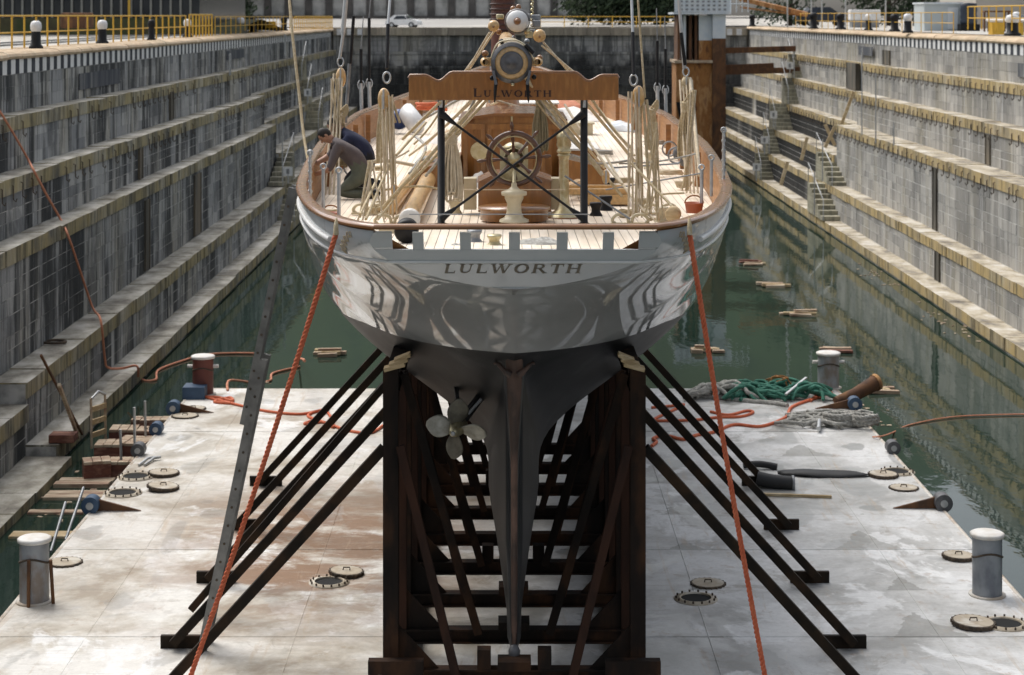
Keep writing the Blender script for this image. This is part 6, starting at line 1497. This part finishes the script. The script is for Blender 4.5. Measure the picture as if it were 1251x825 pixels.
T(MB().beam(at(960, 492, DZ)+V((0, 0, .2)), at(985, 482, DZ)+V((0, 0, .42)), .06, .04).build('metal_bar', GALV), 'pale metal bar sticking out of the green rope heap', 'bar')
T(MB().tube([at(1000, 524, DZ+.1), at(1001, 514, DZ+.15)], .05, 10).build('short_tube', GALV), 'short shiny tube standing by the flaked rope', 'tube')
heap(948, 956, 476, 482, 8, .02, .4, 'small knot of red and yellow cord on the green heap', RUST, 9)
# black rubber sheet and hose by the water-side struts
p0, p1 = at(950, 579, DZ), at(1062, 582, DZ); rows = []
for i in range(15):
    t = i/14; c = p0.lerp(p1, t); wd = .05+.26*math.sin(math.pi*min(1, t*1.02))**.6*(1 if t < .5 else .8); rows.append([c+V((0, wd*k, .02+.10*(1-abs(k))*math.sin(math.pi*t)+.02*math.sin(9*t+k))) for k in (-1, -.5, 0, .5, 1)])
m = MB().grid(rows, True); o = m.build('rubber_sheet', RUBBER); T(o, 'black rubber sheet twisted flat across the barge deck', 'rubber sheet'); so = o.modifiers.new('t', 'SOLIDIFY'); so.thickness = .012
a = at(908, 573, DZ); T(MB().tube(crv([a+V((0, 0, .08)), a+V((.35, .0, .10)), a+V((.7, -.08, .06))], 6), .07, 10).build('rubber_hose', RUBBER), 'short black hose end beside the rubber sheet', 'hose')
a = at(942, 597, DZ); o = empty('hose_roll', a, 'thick black hose piece with grey collar under the struts', 'hose')
MB().tube(crv([a+V((-.28, .05, .2)), a+V((.05, 0, .14)), a+V((.42, -.02, .11))], 6), .14, 14).build('hose', RUBBER, o); MB().lathe([(.10, 0), (.16, .01), (.16, .06), (.10, .07)], a+V((.40, -.02, .11)), (1, 0, 0), 16).build('collar', GREYM, o)
T(MB().beam(at(932, 604, DZ+.03), at(1016, 607, DZ+.03), .07, .05).build('batten', TIMBER), 'thin pale batten lying beside the black hose', 'batten')
deck_scrap = [((806, 772, 'bent')), ]
p = at(170, 566, DZ); m = MB()
for k in range(2): m.tube([p+V((.05+.12*k, -.3, .03)), p+V((.15+.12*k, .2, .06)), p+V((.3+.1*k, .3, .06))], .03, 6)
T(m.build('bent_bars', GALV), 'two bent shiny bars by the ladder side manholes', 'bar')
# thin stanchions standing along the ladder side barge edge
for px, y0, y1, lab in ((165, 498, 566, 'thin upright pole in front of the crates'), (148, 525, 562, 'shorter upright pole left of the tall one'), (178, 490, 535, 'upright pole farthest along the barge edge')):
    b = at(px, y1, DZ-.3); T(MB().tube([b, aty(px-1, y0, b.y)], .03, 6).build('upright_pole', GALV), lab, 'pole', 'poles along the barge edge')
for (a, b, lab) in (((62, 674, 80, 614), 0, 'leaning pole nearest the left bollard'), ((80, 660, 102, 596), 0, 'second leaning pole behind the left bollard')):
    p = at(a[0], a[1], DZ-.2); T(MB().tube([p, aty(a[2], a[3], p.y+1.6)], .03, 6).build('leaning_pole', GREYM), lab, 'pole', 'leaning poles at the barge edge')
o = empty('boarding_ladder', at(112, 545, -9.9), 'small wooden boarding ladder standing at the notch in the dark wall ledge', 'ladder')
a = at(112, 548, -10.0)
for dx, dy in ((0, 0), (.22, .5)): MB().tube([a+V((dx, dy, 0)), a+V((dx-.02, dy, 1.15)), ], .03, 6).build('stile', OLDWOOD, o)
MB().tube([a+V((0, 0, 1.15)), a+V((.1, .25, 1.27)), a+V((.2, .5, 1.15))], .03, 6).build('top_bar', GALV, o)
for k in range(3): MB().beam(a+V((.0, 0, .3+.3*k)), a+V((.22, .5, .3+.3*k)), .05, .12).build('rung', TIMBER, o)
T(MB().beam(at(96, 540, -10.05)+V((0, 0, .1)), aty(72, 470, 41.5), .07, .07, (0, 1, 0)).build('leaning_timber', OLDWOOD), 'old timber leaning on the dark wall at the notch', 'plank')
T(MB().beam(at(98, 536, -10.05)+V((.05, 0, .1)), aty(50, 434, 42.2), .05, .05, (0, 1, 0)).build('leaning_rod', RUST_D), 'dark thin rod crossing the old timber at the notch', 'rod')
T(bevel(MB().box(*[c for c in (at(88, 530, -9.8).x-.3, at(88, 530, -9.8).x+.28, 43.1, 43.55)], -9.79, -9.6).build('loose_block', REDWOOD), .02), 'red wooden block lying at the step of the lowest dark ledge', 'block')
# floating timber rafts and crates beside the barge, each a thing of its own
def crate(px, py, sx, sy, sz, z, rz, label, m_=OLDWOOD, mb_=REDWOOD):
    p = at(px, py, z+sz); o = empty('timber_block', p-V((0, 0, sz)), label, 'timber block', 'timber blocks floating beside the barge'); M_ = Matrix.Rotation(rz, 3, 'Z'); c = p-V((0, 0, sz))
    n = max(2, round(sx/.22)); w_ = sx/n
    MB().cbox(c+V((0, 0, (sz-.07)/2)), sx*.98, sy*.97, sz-.07, M=M_).build('block', mb_, o)
    for k in range(n):
        bevel(MB().cbox(c+M_ @ V((-sx/2+w_*(k+.5), 0, 0))+V((0, 0, sz-.033+R.uniform(-.008, .008))), w_-.015, sy, .066, M=M_).build('plank', m_, o), .006, 1)
WB = WZ-.1
for a in ((185, 511, .95, .45, .5, WB, 0, 'farthest timber block beside the barge'), (152, 522, .65, .6, .6, WB, .05, 'timber block second from the far end, nearer the dark wall'), (186, 524, .7, .55, .62, WB, -.03, 'bright topped timber block against the barge corner roller'),
        (134, 540, .62, .6, .6, WB, .02, 'timber block in the middle of the row, nearer the dark wall'), (165, 537, .75, .8, .6, WB, -.15, 'long timber block in the middle of the row, against the barge'), (118, 561, .6, .5, .55, WB, .3, 'broken timber block with a dark hollow beside the boarding ladder'),
        (146, 561, .95, .5, .5, WB, .02, 'timber block with a rounded plank top, nearest the sunken planks')): crate(*a)
def raft(px, py, w_, d_, n, label, z=WZ+.04, rot=0.0, m_=OLDWOOD):
    p = at(px, py, z); o = empty('plank_raft', p, label, 'plank raft', 'plank rafts floating beside the barge'); M_ = Matrix.Rotation(rot, 3, 'Z')
    for k in range(n): bevel(MB().cbox(p+M_ @ V((R.uniform(-.03, .03), (k-(n-1)/2)*d_/n, 0)), w_, d_/n-.02, .10, M=M_).build('plank', m_, o), .01, 1)
    for s in (-1, 1): MB().cbox(p+M_ @ V((s*w_*.42, 0, 0))+V((0, 0, -.12)), .14, d_, .14, M=M_).build('bearer', REDWOOD, o)
raft(103, 590, 1.20, .62, 2, 'wide plank raft just past the broken block'); raft(92, 606, 1.25, .62, 2, 'wide plank raft with a wet front edge, second of the two', WZ+.02); raft(70, 627, 1.15, .26, 1, 'single long plank by the blue roller with the long bracket', WZ+.0); raft(52, 655, 1.25, .42, 1, 'raft plank nearest the left bollard', WZ-.0, 0, TIMBER)
def drift(px, py, w_, label, n=3, seed=1, red=True):
    q = random.Random(seed*7); p = at(px, py, WZ+.05); o = empty('floating_planks', p, label, 'floating planks', 'small bundles of planks afloat on the water')
    for k in range(n+1):
        l = w_*q.uniform(.55, 1.08)
        bevel(MB().cbox(p+V((q.uniform(-.2, .2)*(1 if k else 0), (k-n/2)*.19, .03*(k % 2))), l, q.uniform(.12, .22), q.uniform(.07, .13), M=Matrix.Rotation(q.uniform(-.16, .16), 3, 'Z') @ Matrix.Rotation(q.uniform(-.05, .05), 3, 'Y')).build('plank', [REDWOOD, OLDWOOD, OLDWOOD, TIMBER][(k+seed) % 4] if red else [OLDWOOD, TIMBER][k % 2], o), .01, 1)
    if seed % 2: MB().cbox(p+V((q.uniform(-.2, .2), 0, .13)), w_*.7, .14, .06, q.uniform(-.3, .3)).build('top_plank', REDWOOD if red else OLDWOOD, o)
for a in ((919, 322, 1.1, 'reddest plank bundle afloat, farthest from the barge', 3, 1, True), (946, 349, 1.15, 'plank bundle with one plank laid across, second from the farthest', 3, 2, True), (977, 384, 1.15, 'evenly stacked plank bundle afloat near the pale wall', 2, 3, False), (1025, 428, 1.25, 'plank bundle afloat behind the far grey bollard', 2, 4, True),
        (851, 428, .42, 'short pale board afloat by the orange hawser', 2, 5, False), (877, 428, .42, 'short pale board afloat, the right one of two under the hull side', 2, 6, False), (401, 432, 1.0, 'pale plank bundle afloat by the ladder side hawser', 3, 7, False), (1078, 477, .8, 'plank bundle afloat past the rusty pipe', 2, 8, False)): drift(*a)

q = random.Random(77); m = MB()
for k in range(150):
    cx, cy = [(-9.3, 41), (-9.0, 46), (-6, 49.5), (14.6, 62), (14.7, 74), (9.2, 47)][k % 6]
    x, y = cx+q.gauss(0, .35), cy+q.gauss(0, 1.6)
    m.cbox((x, y, WZ+.006), q.uniform(.03, .16), q.uniform(.03, .12), .02, q.uniform(0, 3))
T(m.build('floating_debris', OLDWOOD), 'scattered chips and scum floating on the dock water', 'debris', kind='stuff')
